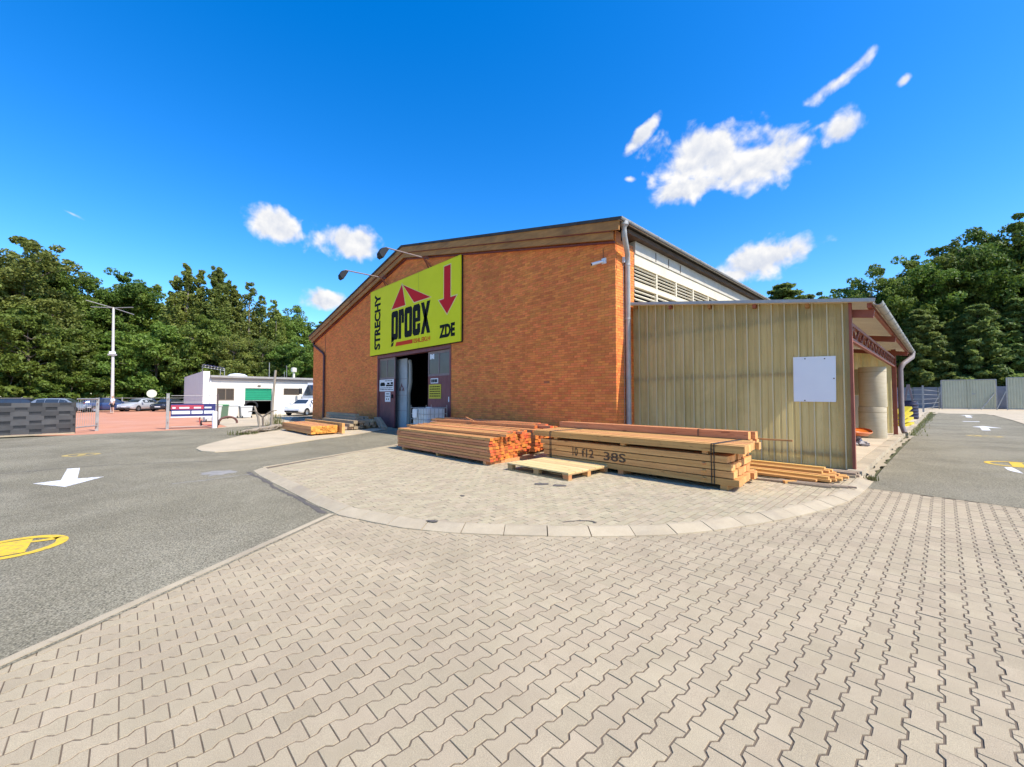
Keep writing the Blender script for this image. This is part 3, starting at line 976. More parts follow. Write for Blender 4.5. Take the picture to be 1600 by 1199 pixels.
for i in range(9):
    y0 = yb + i * 1.42; y1 = y0 + 1.42
    if i >= 0:
        MB().box(sx - 0.19, sx + 0.012, y1 - 0.04, y1 + 0.04, 4.3, 4.979).build('mullion', M_cream, hall)
        MB().box(sx - 0.19, sx + 0.012, y1 - 0.04, y1 + 0.04, 5.121, 5.639).build('mullion', M_cream, hall)
    for z in (4.36, 4.49, 4.62, 4.75, 4.88, 5.16, 5.27, 5.38, 5.49, 5.60):
        vb = MB(); M_ = Matrix.Translation((sx - 0.055, 0, z)) @ Matrix.Rotation(R(38), 4, 'Y')
        vb.box(-0.06, 0.06, y0 + 0.045, y1 - 0.045, -0.02, 0.02, M=M_)
        vb.build('louvre_slat', M_cream, hall)


def gutter(name, x, z, y0, y1, rad, parent, dz=0.0):
    mb = MB(); n = 8
    vs = []
    for yy in (y0, y1):
        zz_ = z + (dz if yy == y1 else 0)
        for r_ in (rad, rad - 0.008):
            for j in range(n + 1):
                a = math.pi + math.pi * j / n
                vs.append((x + r_ * math.cos(a), yy, zz_ + r_ * math.sin(a)))
    q = n + 1
    fs = [(j, j + 1, 2 * q + j + 1, 2 * q + j) for j in range(n)] + [(q + j + 1, q + j, 3 * q + j, 3 * q + j + 1) for j in range(n)]
    fs += [(0, q, 3 * q, 2 * q), (n, q + n, 3 * q + n, 2 * q + n)] + [(j, q + j, q + j + 1, j + 1) for j in range(n)]
    mb.add(vs, fs)
    o = mb.build(name, M_zinc, parent, smooth=True)
    return o


gt = gutter('gutter', -6.08, 6.60, HY - 0.32, HY2, 0.085, hall)
for i in range(12):
    yy = HY + 0.2 + i * 1.6
    MB().tube([(-6.08 + 0.09 * math.cos(a), yy, 6.60 + 0.09 * math.sin(a)) for a in [math.pi + math.pi * k_ / 8 for k_ in range(9)]], 0.009, 5).build('gutter_bracket', M_zinc, gt)
MB().lathe([(0.06, -0.28), (0.075, -0.1), (0.12, -0.05), (0.12, 0.04)], (-6.10, HY - 0.05, 6.5), 12).build('gutter_hopper', M_zinc, gt, smooth=True)
dp = MB().tube([(-6.10, HY - 0.05, 6.3), (-6.10, HY - 0.04, 6.15), (-6.28, HY + 0.42, 5.78), (-6.33, HY + 0.50, 5.6), (-6.33, HY + 0.50, 0.05)], 0.075, 14).build('downpipe', M_zinc, hall, smooth=True)
for z in (5.5, 3.9, 2.2):
    MB().lathe([(0.085, -0.03), (0.085, 0.03)], (-6.33, HY + 0.50, z), 14).build('pipe_collar', M_zinc, dp)
MB().tube([(-6.405, HY + 0.40, 5.6), (-6.405, HY + 0.40, 0.3)], 0.006, 6).build('cable', M_steel, hall)
MB().box(-6.418, -6.35, HY + 0.36, HY + 0.42, 5.55, 5.72).build('junction_box', M_white, hall)
dl = MB().tube([(-31.9, HY - 0.12, 6.0), (-31.7, HY - 0.10, 5.4), (-29.75, HY - 0.09, 4.65), (-29.6, HY - 0.09, 4.45), (-29.6, HY - 0.09, 0.1)], 0.07, 10).build('downpipe', mat('brown_pipe', (0.10, 0.045, 0.04), rough=0.6), hall, smooth=True)

MB().box(-29.615, -29.585, HY - 0.012, HY + 0.003, 4.7, roof_z(-29.6) - 0.66).build('movement_joint', M_soffit, hall)
# loading door
MB().box(DX0 - 0.02, DX0 + 0.07, HY - 0.02, HY + 0.25, 0, DZ).build('door_frame', M_oxide, hall)
MB().box(DX1 - 0.09, DX1 + 0.02, HY - 0.02, HY + 0.25, 0, DZ).build('door_frame', M_oxide, hall)
MB().box(DX0 - 0.02, DX1 + 0.02, HY - 0.03, HY + 0.25, DZ - 0.12, DZ + 0.02).build('door_lintel', M_oxide, hall)


def door_leaf(x0, x1, y, zt, w0, w1):
    lf = MB()
    lf.box(x0, x1, y, y + 0.05, 0.03, 2.56)
    d = lf.build('door_leaf', M_oxide, hall)
    fr = MB()
    fr.box(x0, x0 + 0.08, y, y + 0.05, 2.561, zt); fr.box(x1 - 0.08, x1, y, y + 0.05, 2.561, zt)
    fr.box(x0 + 0.081, x1 - 0.081, y, y + 0.05, 2.561, 2.66); fr.box(x0 + 0.081, x1 - 0.081, y, y + 0.05, zt - 0.12, zt)
    xm = (x0 + x1) / 2
    fr.box(xm - 0.035, xm + 0.035, y, y + 0.05, 2.661, zt - 0.121)
    fr.build('window_frame', M_framegrey, d)
    for (p, q) in ((x0 + 0.08, xm - 0.035), (xm + 0.035, x1 - 0.08)):
        MB().box(p, q, y + 0.015, y + 0.025, 2.66, zt - 0.12).build('pane', M_oldglass, d)
    return d


dl_ = door_leaf(-21.40, -19.66, HY + 0.06, 3.70, 0, 0)
dr_ = door_leaf(-16.45, -14.66, HY + 0.06, 3.70, 0, 0)
MB().box(-19.86, -19.82, HY - 0.03, HY + 0.06, 1.55, 1.75).build('handle', M_black_metal, dl_)
MB().box(-14.74, -14.67, HY + 0.005, HY + 0.058, 1.4, 1.62).build('latch', M_white, dr_)
gd = MB().box(-20.15, -18.93, HY + 0.35, HY + 0.40, 0.02, 3.60).build('inner_door_leaf', M_doorgrey, hall)
for z in (2.55, 1.7, 0.9):
    MB().box(-20.15, -18.93, HY + 0.345, HY + 0.35, z, z + 0.018).build('panel_joint', M_framegrey, gd)
MB().box(-19.655, -19.615, HY + 0.115, HY + 0.16, 0, 3.70).build('door_post', M_black_metal, hall)
MB().tube([(-19.0, HY + 0.5, 0.02), (-19.0, HY + 0.5, 1.8), (-18.88, HY + 0.5, 2.1), (-18.83, HY + 0.5, 2.4), (-18.83, HY + 0.5, 3.3), (-18.9, HY + 0.5, 3.5)], 0.10, 10).build('curtain_strip', mat('cream_plastic_strip', (0.33, 0.31, 0.26), rough=0.5), hall, smooth=True)
MB().box(-24.0, -12.0, HY + 4.0, HY + 4.1, 0.02, 5.5).build('black_backing', M_black, hall)  # black walls and ceiling added inside so the open doorway reads as dark
MB().box(-24.0, -23.9, HY + 0.35, HY + 3.99, 0.02, 5.5).build('black_backing', M_black, hall)
MB().box(-24.0, -12.0, HY + 0.34, HY + 4.1, 5.51, 5.6).build('black_backing_top', M_black, hall)
# emblem on the inner door
em = MB()
for dx_, dz_, s_ in ((0, 0.16, 1), (-0.16, -0.02, 1), (0.16, -0.02, 1)):
    em.add([(-19.45 + dx_ - 0.13, HY + 0.343, 2.05 + dz_ - 0.1), (-19.45 + dx_ - 0.03, HY + 0.343, 2.05 + dz_ - 0.1), (-19.45 + dx_, HY + 0.343, 2.05 + dz_), (-19.45 + dx_ + 0.03, HY + 0.343, 2.05 + dz_ - 0.1), (-19.45 + dx_ + 0.13, HY + 0.343, 2.05 + dz_ - 0.1), (-19.45 + dx_, HY + 0.343, 2.05 + dz_ + 0.13)], [(0, 1, 2, 5), (2, 3, 4, 5)])
em.build('emblem', mat('emblem_dark_red', (0.12, 0.03, 0.035), rough=0.6), gd)


def notice(name, x0, x1, z0, z1, Y, label, back, bars):
    t = thing(name, label, 'notice', ((x0 + x1) / 2, Y, z0), world=True)
    MB().box(x0, x1, Y - 0.012, Y, z0, z1).build('board', back, t)
    W, Hh = x1 - x0, z1 - z0
    pm_ = MB()
    for (a, b_, c, d) in bars:
        pm_.box(x0 + a * W, x0 + b_ * W, Y - 0.0155, Y - 0.0125, z0 + c * Hh, z0 + d * Hh)
    pm_.build('print', M_sign_blk, t)
    return t


def rows(r_, z0, z1, n, x0=0.08, x1=0.92, th=0.5):
    out = []
    for i in range(n):
        zc = z1 - (i + 0.5) * (z1 - z0) / n
        x = x0
        h = (z1 - z0) / n * th / 2
        while x < x1 - 0.03:
            w = r_.uniform(0.06, 0.2)
            out.append((x, min(x + w, x1), zc - h, zc + h)); x += w + 0.03
    return out


rr1 = random.Random(3)
YD = HY + 0.055
notice('notice_board', -21.36, -19.74, 1.92, 2.55, YD, 'wide white notice with black truck pictures on the left door leaf', M_white,
       [(0.06, 0.40, 0.45, 0.68), (0.1, 0.36, 0.68, 0.76), (0.47, 0.95, 0.42, 0.55), (0.55, 0.72, 0.58, 0.72), (0.8, 0.95, 0.58, 0.76)] + rows(rr1, 0.08, 0.36, 2, 0.06, 0.94, 0.4) + rows(rr1, 0.82, 0.95, 1, 0.4, 0.9, 0.4))
notice('notice_board', -20.70, -20.10, 1.36, 1.88, YD, 'small white notice with black dots on the left door leaf', M_white,
       rows(rr1, 0.72, 0.9, 1, 0.2, 0.8, 0.5) + [(0.15, 0.3, 0.5, 0.62), (0.42, 0.58, 0.5, 0.62), (0.7, 0.85, 0.5, 0.62), (0.25, 0.4, 0.2, 0.34), (0.6, 0.75, 0.2, 0.34)])
notice('notice_board', -16.20, -15.60, 2.23, 2.46, YD, 'small grey lettered plate above the yellow notice on the right door leaf', M_white, rows(rr1, 0.1, 0.9, 1, 0.08, 0.92, 0.8))
notice('notice_board', -16.36, -15.37, 1.54, 2.18, YD, 'yellow notice with black lines of text on the right door leaf', mat('notice_yellow', (0.55, 0.45, 0.02), rough=0.5), rows(rr1, 0.1, 0.92, 5, 0.08, 0.92, 0.42))
notice('notice_board', -16.30, -15.95, 3.34, 3.58, YD + 0.018, 'white gate number sticker in the right door window', M_white, [(0.42, 0.6, 0.0, 0.16), (0.42, 0.6, 0.84, 1.0)])

# ------------------------------------------------------------------ big sign
sg = thing('sign_board', 'large lime yellow sign with red roof logo and black lettering on the brick gable', 'sign', (-18, HY, 3.92), world=True)
SX0, SX1, SZ0, SZ1 = -22.25, -13.71, 3.92, 7.54
YS = HY - 0.12
MB().box(SX0, SX1, YS, YS + 0.05, SZ0, SZ1).build('sign_panel', M_sign_yel, sg)
fr = MB()
fr.box(SX0 - 0.03, SX1 + 0.03, YS + 0.051, YS + 0.10, SZ0 - 0.03, SZ0 + 0.05); fr.box(SX0 - 0.03, SX1 + 0.03, YS + 0.051, YS + 0.10, SZ1 - 0.05, SZ1 + 0.03)
fr.box(SX0 - 0.03, SX0 + 0.05, YS + 0.051, YS + 0.10, SZ0 + 0.051, SZ1 - 0.051); fr.box(SX1 - 0.05, SX1 + 0.03, YS + 0.051, YS + 0.10, SZ0 + 0.051, SZ1 - 0.051)
fr.build('sign_frame', M_black_metal, sg)
pj = MB(); pj.box(-17.065, -17.05, YS - 0.002, YS, SZ0, SZ1); pj.build('panel_seam', mat('seam_lime', (0.36, 0.40, 0.01), rough=0.5), sg)


def P(px, py):
    """sign zoom measurement (u,v in 0..1 from the left bottom) -> X,Z"""
    return (SX0 + px * (SX1 - SX0), SZ0 + py * (SZ1 - SZ0))


def flat(name, polys, m, y, t=0.004):
    mb = MB()
    for p in polys:
        mb.prism(p, lambda u, v, w_: (u, w_, v), y - t, y)
    return mb.build(name, m, sg)


def grow(poly, d):
    c = Vector((sum(p[0] for p in poly) / len(poly), sum(p[1] for p in poly) / len(poly)))
    n = len(poly); out = []
    for i in range(n):
        a, b_, c_ = Vector(poly[i - 1]), Vector(poly[i]), Vector(poly[(i + 1) % n])
        e1 = (b_ - a).normalized(); e2 = (c_ - b_).normalized()
        n1 = Vector((e1.y, -e1.x)); n2 = Vector((e2.y, -e2.x))
        bi = (n1 + n2)
        if bi.length < 1e-5: bi = n1
        bi.normalize()
        out.append(tuple(b_ + bi * (d / max(0.35, bi.dot(n1)))))
    return out


arrow = [(-14.92, 7.30), (-14.92, 5.88), (-15.31, 5.88), (-14.68, 5.20), (-13.99, 5.88), (-14.43, 5.88), (-14.43, 7.30)]
flat('arrow_outline', [grow(arrow, 0.04)], M_sign_cream, YS - 0.0005)
flat('arrow', [arrow], M_sign_red, YS - 0.005)
tri1 = [(-19.71, 6.17), (-18.30, 6.17), (-18.64, 7.28)]
tri2 = [(-18.54, 7.22), (-17.45, 6.17), (-16.01, 6.17)]
flat('roof_logo_outline', [grow(tri1, 0.04), grow(tri2, 0.04)], M_sign_cream, YS - 0.0005)
flat('roof_logo', [tri1, tri2], M_sign_red, YS - 0.005)


# condensed heavy lettering "proex"
def ring_poly(x0, x1, z0, z1, st, rr_=0.16, n=5):
    """rounded-rectangle ring as outer + inner loops, returned as quads"""
    def loop(a, b_, c, d, r_):
        pts = []
        for (cx, cz, a0) in ((b_ - r_, d - r_, 0), (a + r_, d - r_, 90), (a + r_, c + r_, 180), (b_ - r_, c + r_, 270)):
            for k_ in range(n + 1):
                t_ = R(a0 + 90 * k_ / n)
                pts.append((cx + r_ * math.cos(t_), cz + r_ * math.sin(t_)))
        return pts
    o_ = loop(x0, x1, z0, z1, rr_); i_ = loop(x0 + st, x1 - st, z0 + st * 1.15, z1 - st * 1.15, max(0.03, rr_ - st * 0.6))
    m_ = len(o_)
    return [[o_[k_], o_[(k_ + 1) % m_], i_[(k_ + 1) % m_], i_[k_]] for k_ in range(m_)]


zb, zt = 4.545, 6.03
xa, xz = -19.73, -16.01
lw = (xz - xa) / 5.0; st = lw * 0.37; gp = 0.05
YL = YS - 0.001
let = []
def letter(nm, polys):
    flat('letter', polys, M_sign_blk, YL)
x = xa
letter('p', ring_poly(x, x + lw * 1.02 - gp, zb, zt, st) + [[(x, zb + 0.15), (x, zb - 0.12), (x + st, zb - 0.06), (x + st, zb + 0.15)], [(x - 0.04, zb - 0.33), (x + st * 0.7, zb - 0.30), (x + st, zb - 0.10), (x + st * 0.1, zb - 0.16)]])
x += lw * 1.02
letter('r', [[(x, zb), (x + st, zb), (x + st, zt), (x, zt)], [(x + st, zt - st * 1.15), (x + lw * 0.82 - gp, zt - st * 1.15), (x + lw * 0.82 - gp - 0.06, zt), (x + st, zt)], [(x + lw * 0.82 - gp - st * 0.9, zt - st * 2.6), (x + lw * 0.82 - gp, zt - st * 2.6), (x + lw * 0.82 - gp, zt - st * 1.15), (x + lw * 0.82 - gp - st * 0.9, zt - st * 1.15)]])
x += lw * 0.82
letter('o', ring_poly(x, x + lw * 1.06 - gp, zb, zt, st))
x += lw * 1.06
we = lw * 1.0 - gp
zm = (zb + zt) / 2
er = ring_poly(x, x + we, zb, zt, st)
er = [q for q in er if not (all(p[0] > x + we - st - 0.02 for p in q) and all(zb + 0.38 < p[1] or p[1] > 99 for p in q) and max(p[1] for p in q) > zm - 0.05 and min(p[1] for p in q) < zm)]
# e: ring without the right lower side, plus a middle bar
def e_shape(x, we):
    o = []
    o.append([(x, zb + 0.14), (x + st, zb + 0.14), (x + st, zt - 0.14), (x, zt - 0.14)])
    o.append([(x + we - st, zm - 0.1), (x + we, zm - 0.1), (x + we, zt - 0.14), (x + we - st, zt - 0.14)])
    o.append([(x, zt - 0.14), (x + we, zt - 0.14), (x + we - 0.12, zt), (x + 0.12, zt)])
    o.append([(x + st, zt - st * 1.15), (x + we - st, zt - st * 1.15), (x + we - st, zt - 0.14), (x + st, zt - 0.14)])
    o.append([(x + 0.12, zb), (x + we - 0.12, zb), (x + we, zb + 0.14), (x, zb + 0.14)])
    o.append([(x + st, zb + 0.14), (x + we - st, zb + 0.14), (x + we - st, zb + st * 1.15), (x + st, zb + st * 1.15)])
    o.append([(x + we - st, zb + 0.14), (x + we, zb + 0.14), (x + we, zb + 0.55), (x + we - st, zb + 0.55)])
    o.append([(x + st, zm - 0.1), (x + we - st, zm - 0.1), (x + we - st, zm + 0.1), (x + st, zm + 0.1)])
    return o
letter('e', e_shape(x, we))
x += lw * 1.0
wx = xz - x
letter('x', [[(x, zb), (x + st, zb), (x + wx, zt), (x + wx - st, zt)], [(x + wx - st, zb), (x + wx, zb), (x + wx * 0.5 + st * 0.5, zm), (x + wx * 0.5 - st * 0.5, zm)], [(x, zt), (x + wx * 0.5 - st * 0.5, zm), (x + wx * 0.5 + st * 0.5, zm), (x + st, zt)]])
flat('underline', [[(-19.28, 4.20), (-17.56, 4.20), (-17.56, 4.40), (-19.20, 4.40)]], M_sign_or, YL)


def sign_text(s, x0, x1, z0, z1, m, bold, name='lettering', rot90=False):
    me = text_mesh(name, s, 1.0, m, bold)
    fit_mesh(me, x0, x1, z0, z1, rot90)
    on_facade(me, YS - 0.0045)
    return link(name, me, sg)


sign_text('ESHL.EIG.H', -17.47, -16.02, 4.19, 4.40, M_sign_or, 0.02)
sign_text('STRECHY', -21.70, -20.99, 4.20, 7.26, M_sign_blk, 0.04, rot90=True)
sign_text('ZDE', -15.27, -14.10, 4.19, 4.77, M_sign_blk, 0.05)

# ------------------------------------------------------------------ floodlights, security camera
for i, (bx_, hx, lb) in enumerate(((-16.2, -16.4, 'floodlight on a long arm above the lime sign, nearer the ridge'), (-20.45, -20.74, 'floodlight on a long arm above the lime sign, farther left'))):
    t = thing('floodlight', lb, 'floodlight', (bx_, HY, 8.0), group='floodlights over the big sign', world=True)
    z = 7.98
    arm = MB().tube([(bx_, HY - 0.12, z - 0.02), (hx, 8.05, z + 0.06)], 0.032, 8).build('arm', M_framegrey, t)
    br = MB()
    for dx_ in (-0.12, 0.12):
        br.tube([(bx_ + dx_, HY - 0.03, z + 0.2), (bx_ + dx_ * 0.6, HY - 0.16, z + 0.12), (bx_, HY - 0.3, z)], 0.03, 6)
        br.tube([(bx_ + dx_, HY - 0.03, z - 0.42), (bx_ + dx_ * 0.6, HY - 0.16, z - 0.25), (bx_, HY - 0.42, z)], 0.03, 6)
    br.build('bracket', M_rust, t)
    M_ = Matrix.Translation((hx, 7.98, z - 0.24)) @ Matrix.Rotation(R(-30), 4, 'X') @ Matrix.Scale(1.2, 4)
    hd = MB(); hd.add([M_ @ Vector(p) for p in [(-0.17, -0.07, -0.2), (0.17, -0.07, -0.2), (0.17, 0.03, -0.2), (-0.17, 0.03, -0.2), (-0.17, -0.07, 0.2), (0.17, -0.07, 0.2), (0.17, 0.03, 0.2), (-0.17, 0.03, 0.2), (-0.10, -0.17, -0.11), (0.10, -0.17, -0.11), (0.10, -0.17, 0.11), (-0.10, -0.17, 0.11)]],
                      [(3, 2, 6, 7), (0, 3, 7, 4), (1, 5, 6, 2), (0, 1, 2, 3), (4, 7, 6, 5), (0, 4, 11, 8), (1, 9, 10, 5), (0, 8, 9, 1), (4, 5, 10, 11), (8, 11, 10, 9)])
    h = hd.build('lamp_head', M_black_metal, t)
    MB().box(-0.145, 0.145, 0.031, 0.036, -0.17, 0.17, M=M_).build('lens', glass('lamp_glass', (0.06, 0.065, 0.07), 0.3), h)
    MB().beam((hx, 8.02, z + 0.04), (hx, 7.99, z - 0.12), 0.07).build('yoke', M_steel, h)
t = thing('security_camera', 'small white security camera high on the brick wall by the corner', 'camera', (-6.86, HY, 5.6), world=True)
MB().box(-6.86, -6.72, HY - 0.05, HY, 5.52, 5.68).build('mount_box', M_white, t)
c_ = MB().tube([(-6.80, HY - 0.05, 5.58), (-6.86, HY - 0.14, 5.56), (-7.0, HY - 0.34, 5.48)], [0.03, 0.045, 0.045], 10).build('camera_body', M_white, t, smooth=True)
MB().tube([(-7.0, HY - 0.342, 5.479), (-7.01, HY - 0.355, 5.474)], 0.032, 10).build('lens', M_black, c_)
MB().tube([(-6.82, HY - 0.008, 5.68), (-6.83, HY - 0.008, 6.0)], 0.008, 5).build('cable', M_soffit, t)

# ------------------------------------------------------------------ lean-to shed
shed = thing('lean_to_shed', 'lean-to shed of yellowed corrugated fibreglass on rust red posts', 'shed', (-3.8, 11, 0.06), world=True)
SY = 11.0


def shed_z(x): return 4.33 + (3.565 - 4.33) * (x + 6.315) / (6.315 - 1.291)


def corrugated(x0, x1, ptop, pbot, per=0.26, dep=0.05):
    """profile points (x, depth)"""
    pts = []; x = x0
    while x < x1 - 1e-6:
        for f_, d_ in ((0, 0), (0.22, 0), (0.28, 0.28), (0.38, 0.28), (0.44, 0), (0.72, 0), (0.78, 1), (0.86, 1), (0.93, 0)):
            xx = x + f_ * per
            if xx <= x1: pts.append((xx, d_ * dep))
        x += per
    pts.append((x1, 0))
    return pts


# four overlapping sheets
edges = [-6.33, -5.03, -3.73, -2.43, -1.33]
for a, b_ in zip(edges[:-1], edges[1:]):
    mb = MB(); pts = corrugated(a, b_, None, None)
    vs = []
    for (x, d) in pts:
        for k_ in range(5):
            z = 0.10 + (shed_z(x) - 0.10) * k_ / 4
            vs.append((x, SY - d, z))
    fs = [(i * 5 + j, (i + 1) * 5 + j, (i + 1) * 5 + j + 1, i * 5 + j + 1) for i in range(len(pts) - 1) for j in range(4)]
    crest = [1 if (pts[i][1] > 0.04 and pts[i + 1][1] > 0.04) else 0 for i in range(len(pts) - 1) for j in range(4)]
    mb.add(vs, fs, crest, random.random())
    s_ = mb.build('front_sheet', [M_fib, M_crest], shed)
    mb = MB()
    n_ = 0
    for (x, d) in pts[::9]:
        for z in (0.35, 2.13, 3.35):
            mb.lathe([(0.012, 0), (0.012, 0.006), (0.004, 0.009)], (0, 0, 0), 6)
            for i in range(len(mb.v) - 18, len(mb.v)):
                v = mb.v[i]; mb.v[i] = (x + 0.09 + v[0], SY - 0.001 - v[2], z + v[1])
    mb.build('fixing_screw', M_framegrey, s_, kind='stuff')
for z in (0.36, 2.12, 3.36):
    MB().box(-6.3, -1.36, SY + 0.03, SY + 0.11, z - 0.05, z + 0.05).build('wall_rail', M_wood_old, shed)
ct = MB(); ct.box(-1.335, -1.285, SY - 0.05, SY + 0.05, 0.06, 3.6); ct.build('corner_trim', M_rust, shed)
for yy, zt in ((SY + 0.06, 3.52), (22.4, 3.52), (16.9, 0)):
    if zt: MB().box(-1.43, -1.30, yy, yy + 0.13, 0.1, zt).build('post', M_rust, shed)
for yy in (SY + 0.1, 16.5, 22.4):
    MB().beam((-6.3, yy + 0.06, shed_z(-6.3) - 0.2), (-0.95, yy + 0.06, shed_z(-0.95) - 0.2), 0.1, 0.16).build('rafter', M_rust, shed)
# lattice truss along the open side
tr = MB()
tr.beam((-1.36, SY + 0.15, 3.17), (-1.36, 22.5, 3.17), 0.08, 0.07); tr.beam((-1.36, SY + 0.15, 2.84), (-1.36, 22.5, 2.84), 0.08, 0.07)
o_tr = tr.build('lattice_truss', M_rust, shed)
yy = SY + 0.3; up = True
while yy < 22.2:
    a = (-1.36, yy, 2.87 if up else 3.14); b_ = (-1.36, yy + 0.42, 3.14 if up else 2.87)
    MB().beam(a, b_, 0.035, 0.035).build('lattice_bar', M_rust, o_tr)
    yy += 0.42; up = not up
# roof: corrugated sheets with purlins
for i in range(6):
    x = -6.2 + i * 1.04
    MB().beam((x, SY - 0.1, shed_z(x) - 0.06), (x, 24, shed_z(x) - 0.06), 0.07, 0.09).build('purlin', M_rust if i % 2 else M_wood_old, shed)
yy = SY - 0.2
while yy < 24:
    mb = MB(); pts = corrugated(0, 1.05, None, None, 0.175, 0.03)
    vs = [(x, yy + p, shed_z(x) + 0.0 + d) for (p, d) in pts for x in (-6.4, -0.92)]
    mb.add(vs, [(2 * i, 2 * i + 1, 2 * i + 3, 2 * i + 2) for i in range(len(pts) - 1)])
    mb.build('roof_sheet', M_fibroof, shed)
    yy += 1.05
vt = MB(); vt.beam((-6.4, SY - 0.21, shed_z(-6.4) + 0.03), (-0.9, SY - 0.21, shed_z(-0.9) + 0.03), 0.03, 0.07)
vt.build('verge_trim', M_zinc, shed)
g2 = gutter('gutter', -0.86, shed_z(-0.9) - 0.0, SY - 0.2, 24.2, 0.075, shed)
for i in range(13):
    yy = SY + 0.2 + i
    MB().tube([(-0.86 + 0.08 * math.cos(a), yy, shed_z(-0.9) + 0.08 * math.sin(a)) for a in [math.pi + math.pi * k_ / 8 for k_ in range(9)]], 0.008, 5).build('gutter_bracket', M_zinc, g2)
MB().tube([(-0.86, 23.7, shed_z(-0.9) - 0.05), (-0.88, 23.6, 3.25), (-1.12, 22.9, 2.95), (-1.2, 22.8, 2.75), (-1.2, 22.8, 0.45), (-1.12, 22.7, 0.18)], 0.09, 12).build('downpipe', mat('dull_pipe', (0.19, 0.15, 0.145), (0.24, 0.20, 0.19), rough=0.6), shed, smooth=True)
mb = MB(); pts = corrugated(-6.3, -1.5, None, None)
mb.add([(x, 23.4 + d, z) for (x, d) in pts for z in (0.1, 3.6)], [(2 * i, 2 * i + 2, 2 * i + 3, 2 * i + 1) for i in range(len(pts) - 1)])
mb.build('back_sheet', M_fib, shed)
MB().box(-3.3, -2.2, 22.0, 22.04, 1.7, 2.75).build('inner_panel', mat('tan_board', (0.30, 0.23, 0.11), (0.36, 0.28, 0.14), rough=0.8), shed)
MB().box(-3.3, -2.2, 22.0, 22.04, 0.1, 1.68).build('inner_panel', mat('pale_board', (0.45, 0.42, 0.35), rough=0.8), shed)

t = thing('blank_board', 'blank white square board fixed to the corrugated shed wall', 'board', (-1.95, SY, 1.5), world=True)
MB().add([(-2.325, SY - 0.075, 1.505), (-1.575, SY - 0.075, 1.50), (-1.56, SY - 0.075, 2.475), (-2.32, SY - 0.075, 2.50), (-2.325, SY - 0.058, 1.505), (-1.575, SY - 0.058, 1.50), (-1.56, SY - 0.058, 2.475), (-2.32, SY - 0.058, 2.50)],
         [(0, 1, 2, 3), (4, 7, 6, 5), (0, 4, 5, 1), (1, 5, 6, 2), (2, 6, 7, 3), (3, 7, 4, 0)]).build('panel', M_whiteboard, t)
for (x, z) in ((-2.1, 2.45), (-1.75, 2.43), (-1.6, 2.0), (-2.12, 1.53)):
    MB().box(x - 0.012, x + 0.012, SY - 0.078, SY - 0.0755, z - 0.012, z + 0.012).build('nail', M_ink, t)

# inside the shed
M_roll = mat('beige_roll_wrap', (0.46, 0.38, 0.25), (0.53, 0.45, 0.31), nscale=3, stretch=(1, 1, 6), rough=0.75)
for (c, z0, z1, lb) in (((-1.86, 20.3), 0.10, 1.24, 'lower of two big beige insulation rolls stacked in the shed'), ((-1.84, 20.32), 1.241, 2.72, 'upper of two big beige insulation rolls stacked in the shed')):
    t = thing('insulation_roll', lb, 'roll', (c[0], c[1], z0), world=True, group='rolls in the shed')
    MB().lathe([(0.06, z0 + 0.001), (0.395, z0), (0.405, z0 + 0.03), (0.40, (z0 + z1) / 2), (0.405, z1 - 0.03), (0.395, z1), (0.06, z1 - 0.001)], (c[0], c[1], 0), 32).build('wrap', M_roll, t, smooth=True)
    for zz in (z1 - 0.2,):
        MB().lathe([(0.404, zz), (0.4065, zz + 0.004), (0.4065, zz + 0.02), (0.404, zz + 0.024)], (c[0], c[1], 0), 32).build('band', mat('band_tan', (0.36, 0.29, 0.18), rough=0.6), t)
t = thing('rubble_heap', 'grey heap of scrap parts under the orange tub', 'heap', (-1.95, 16.8, 0.1), world=True)
M_scrap = mat('grey_scrap', (0.20, 0.18, 0.17), (0.36, 0.33, 0.31), nscale=8, rough=0.7, rnd=0.35)
for i in range(26):
    a = random.uniform(0, 6.28); r_ = random.uniform(0, 0.3)
    M_ = Matrix.Translation((-1.95 + r_ * math.cos(a), 16.8 + 1.6 * r_ * math.sin(a), 0.13 + random.uniform(0, 0.26) * (1 - r_ * 2))) @ Matrix.Rotation(random.uniform(0, 3), 4, Vector((random.random(), random.random(), random.random())))
    s_ = random.uniform(0.04, 0.10)
    MB().box(-s_, s_, -s_ * .6, s_ * .6, -s_ * .4, s_ * .4, M=M_).build('scrap_piece', M_scrap, t)
mb = MB(); n = 24
for (k_, z, sc) in ((0, 0.50, 1.0), (1, 0.47, 1.02), (2, 0.38, 0.72), (3, 0.36, 0.0)):
    for j in range(n):
        a = 2 * math.pi * j / n
        px = 0.36 * math.sin(a) * sc; py = (0.95 * math.copysign(abs(math.cos(a)) ** 0.8, math.cos(a))) * sc
        mb.v.append((-1.95 + px, 17.1 + py, z + 0.07 * (py / 0.95) ** 2)); mb.rn.append(0)
for k_ in range(3):
    for j in range(n):
        mb.f.append([k_ * n + j, k_ * n + (j + 1) % n, (k_ + 1) * n + (j + 1) % n, (k_ + 1) * n + j]); mb.mi.append(0)
mb.build('plastic_tub', mat('orange_plastic', (0.62, 0.15, 0.02), rough=0.4), smooth=True, label='orange pointed plastic tub lying on the scrap heap in the shed', cat='tub')

# ------------------------------------------------------------------ timber
def beam_mesh(name, l, w, h, ms):
    mb = MB()
    mb.box(-l / 2, l / 2, -w / 2, w / 2, 0, h, mi=[0, 0, 0, 0, 1, 1])
    return mb.mesh(name, ms)


def put(t, me, x, y, z, rz=0.0, rx=0.0, ry=0.0, name='beam'):
    return link(name, me, t, loc=(x, y, z), rot=(rx, ry, rz))


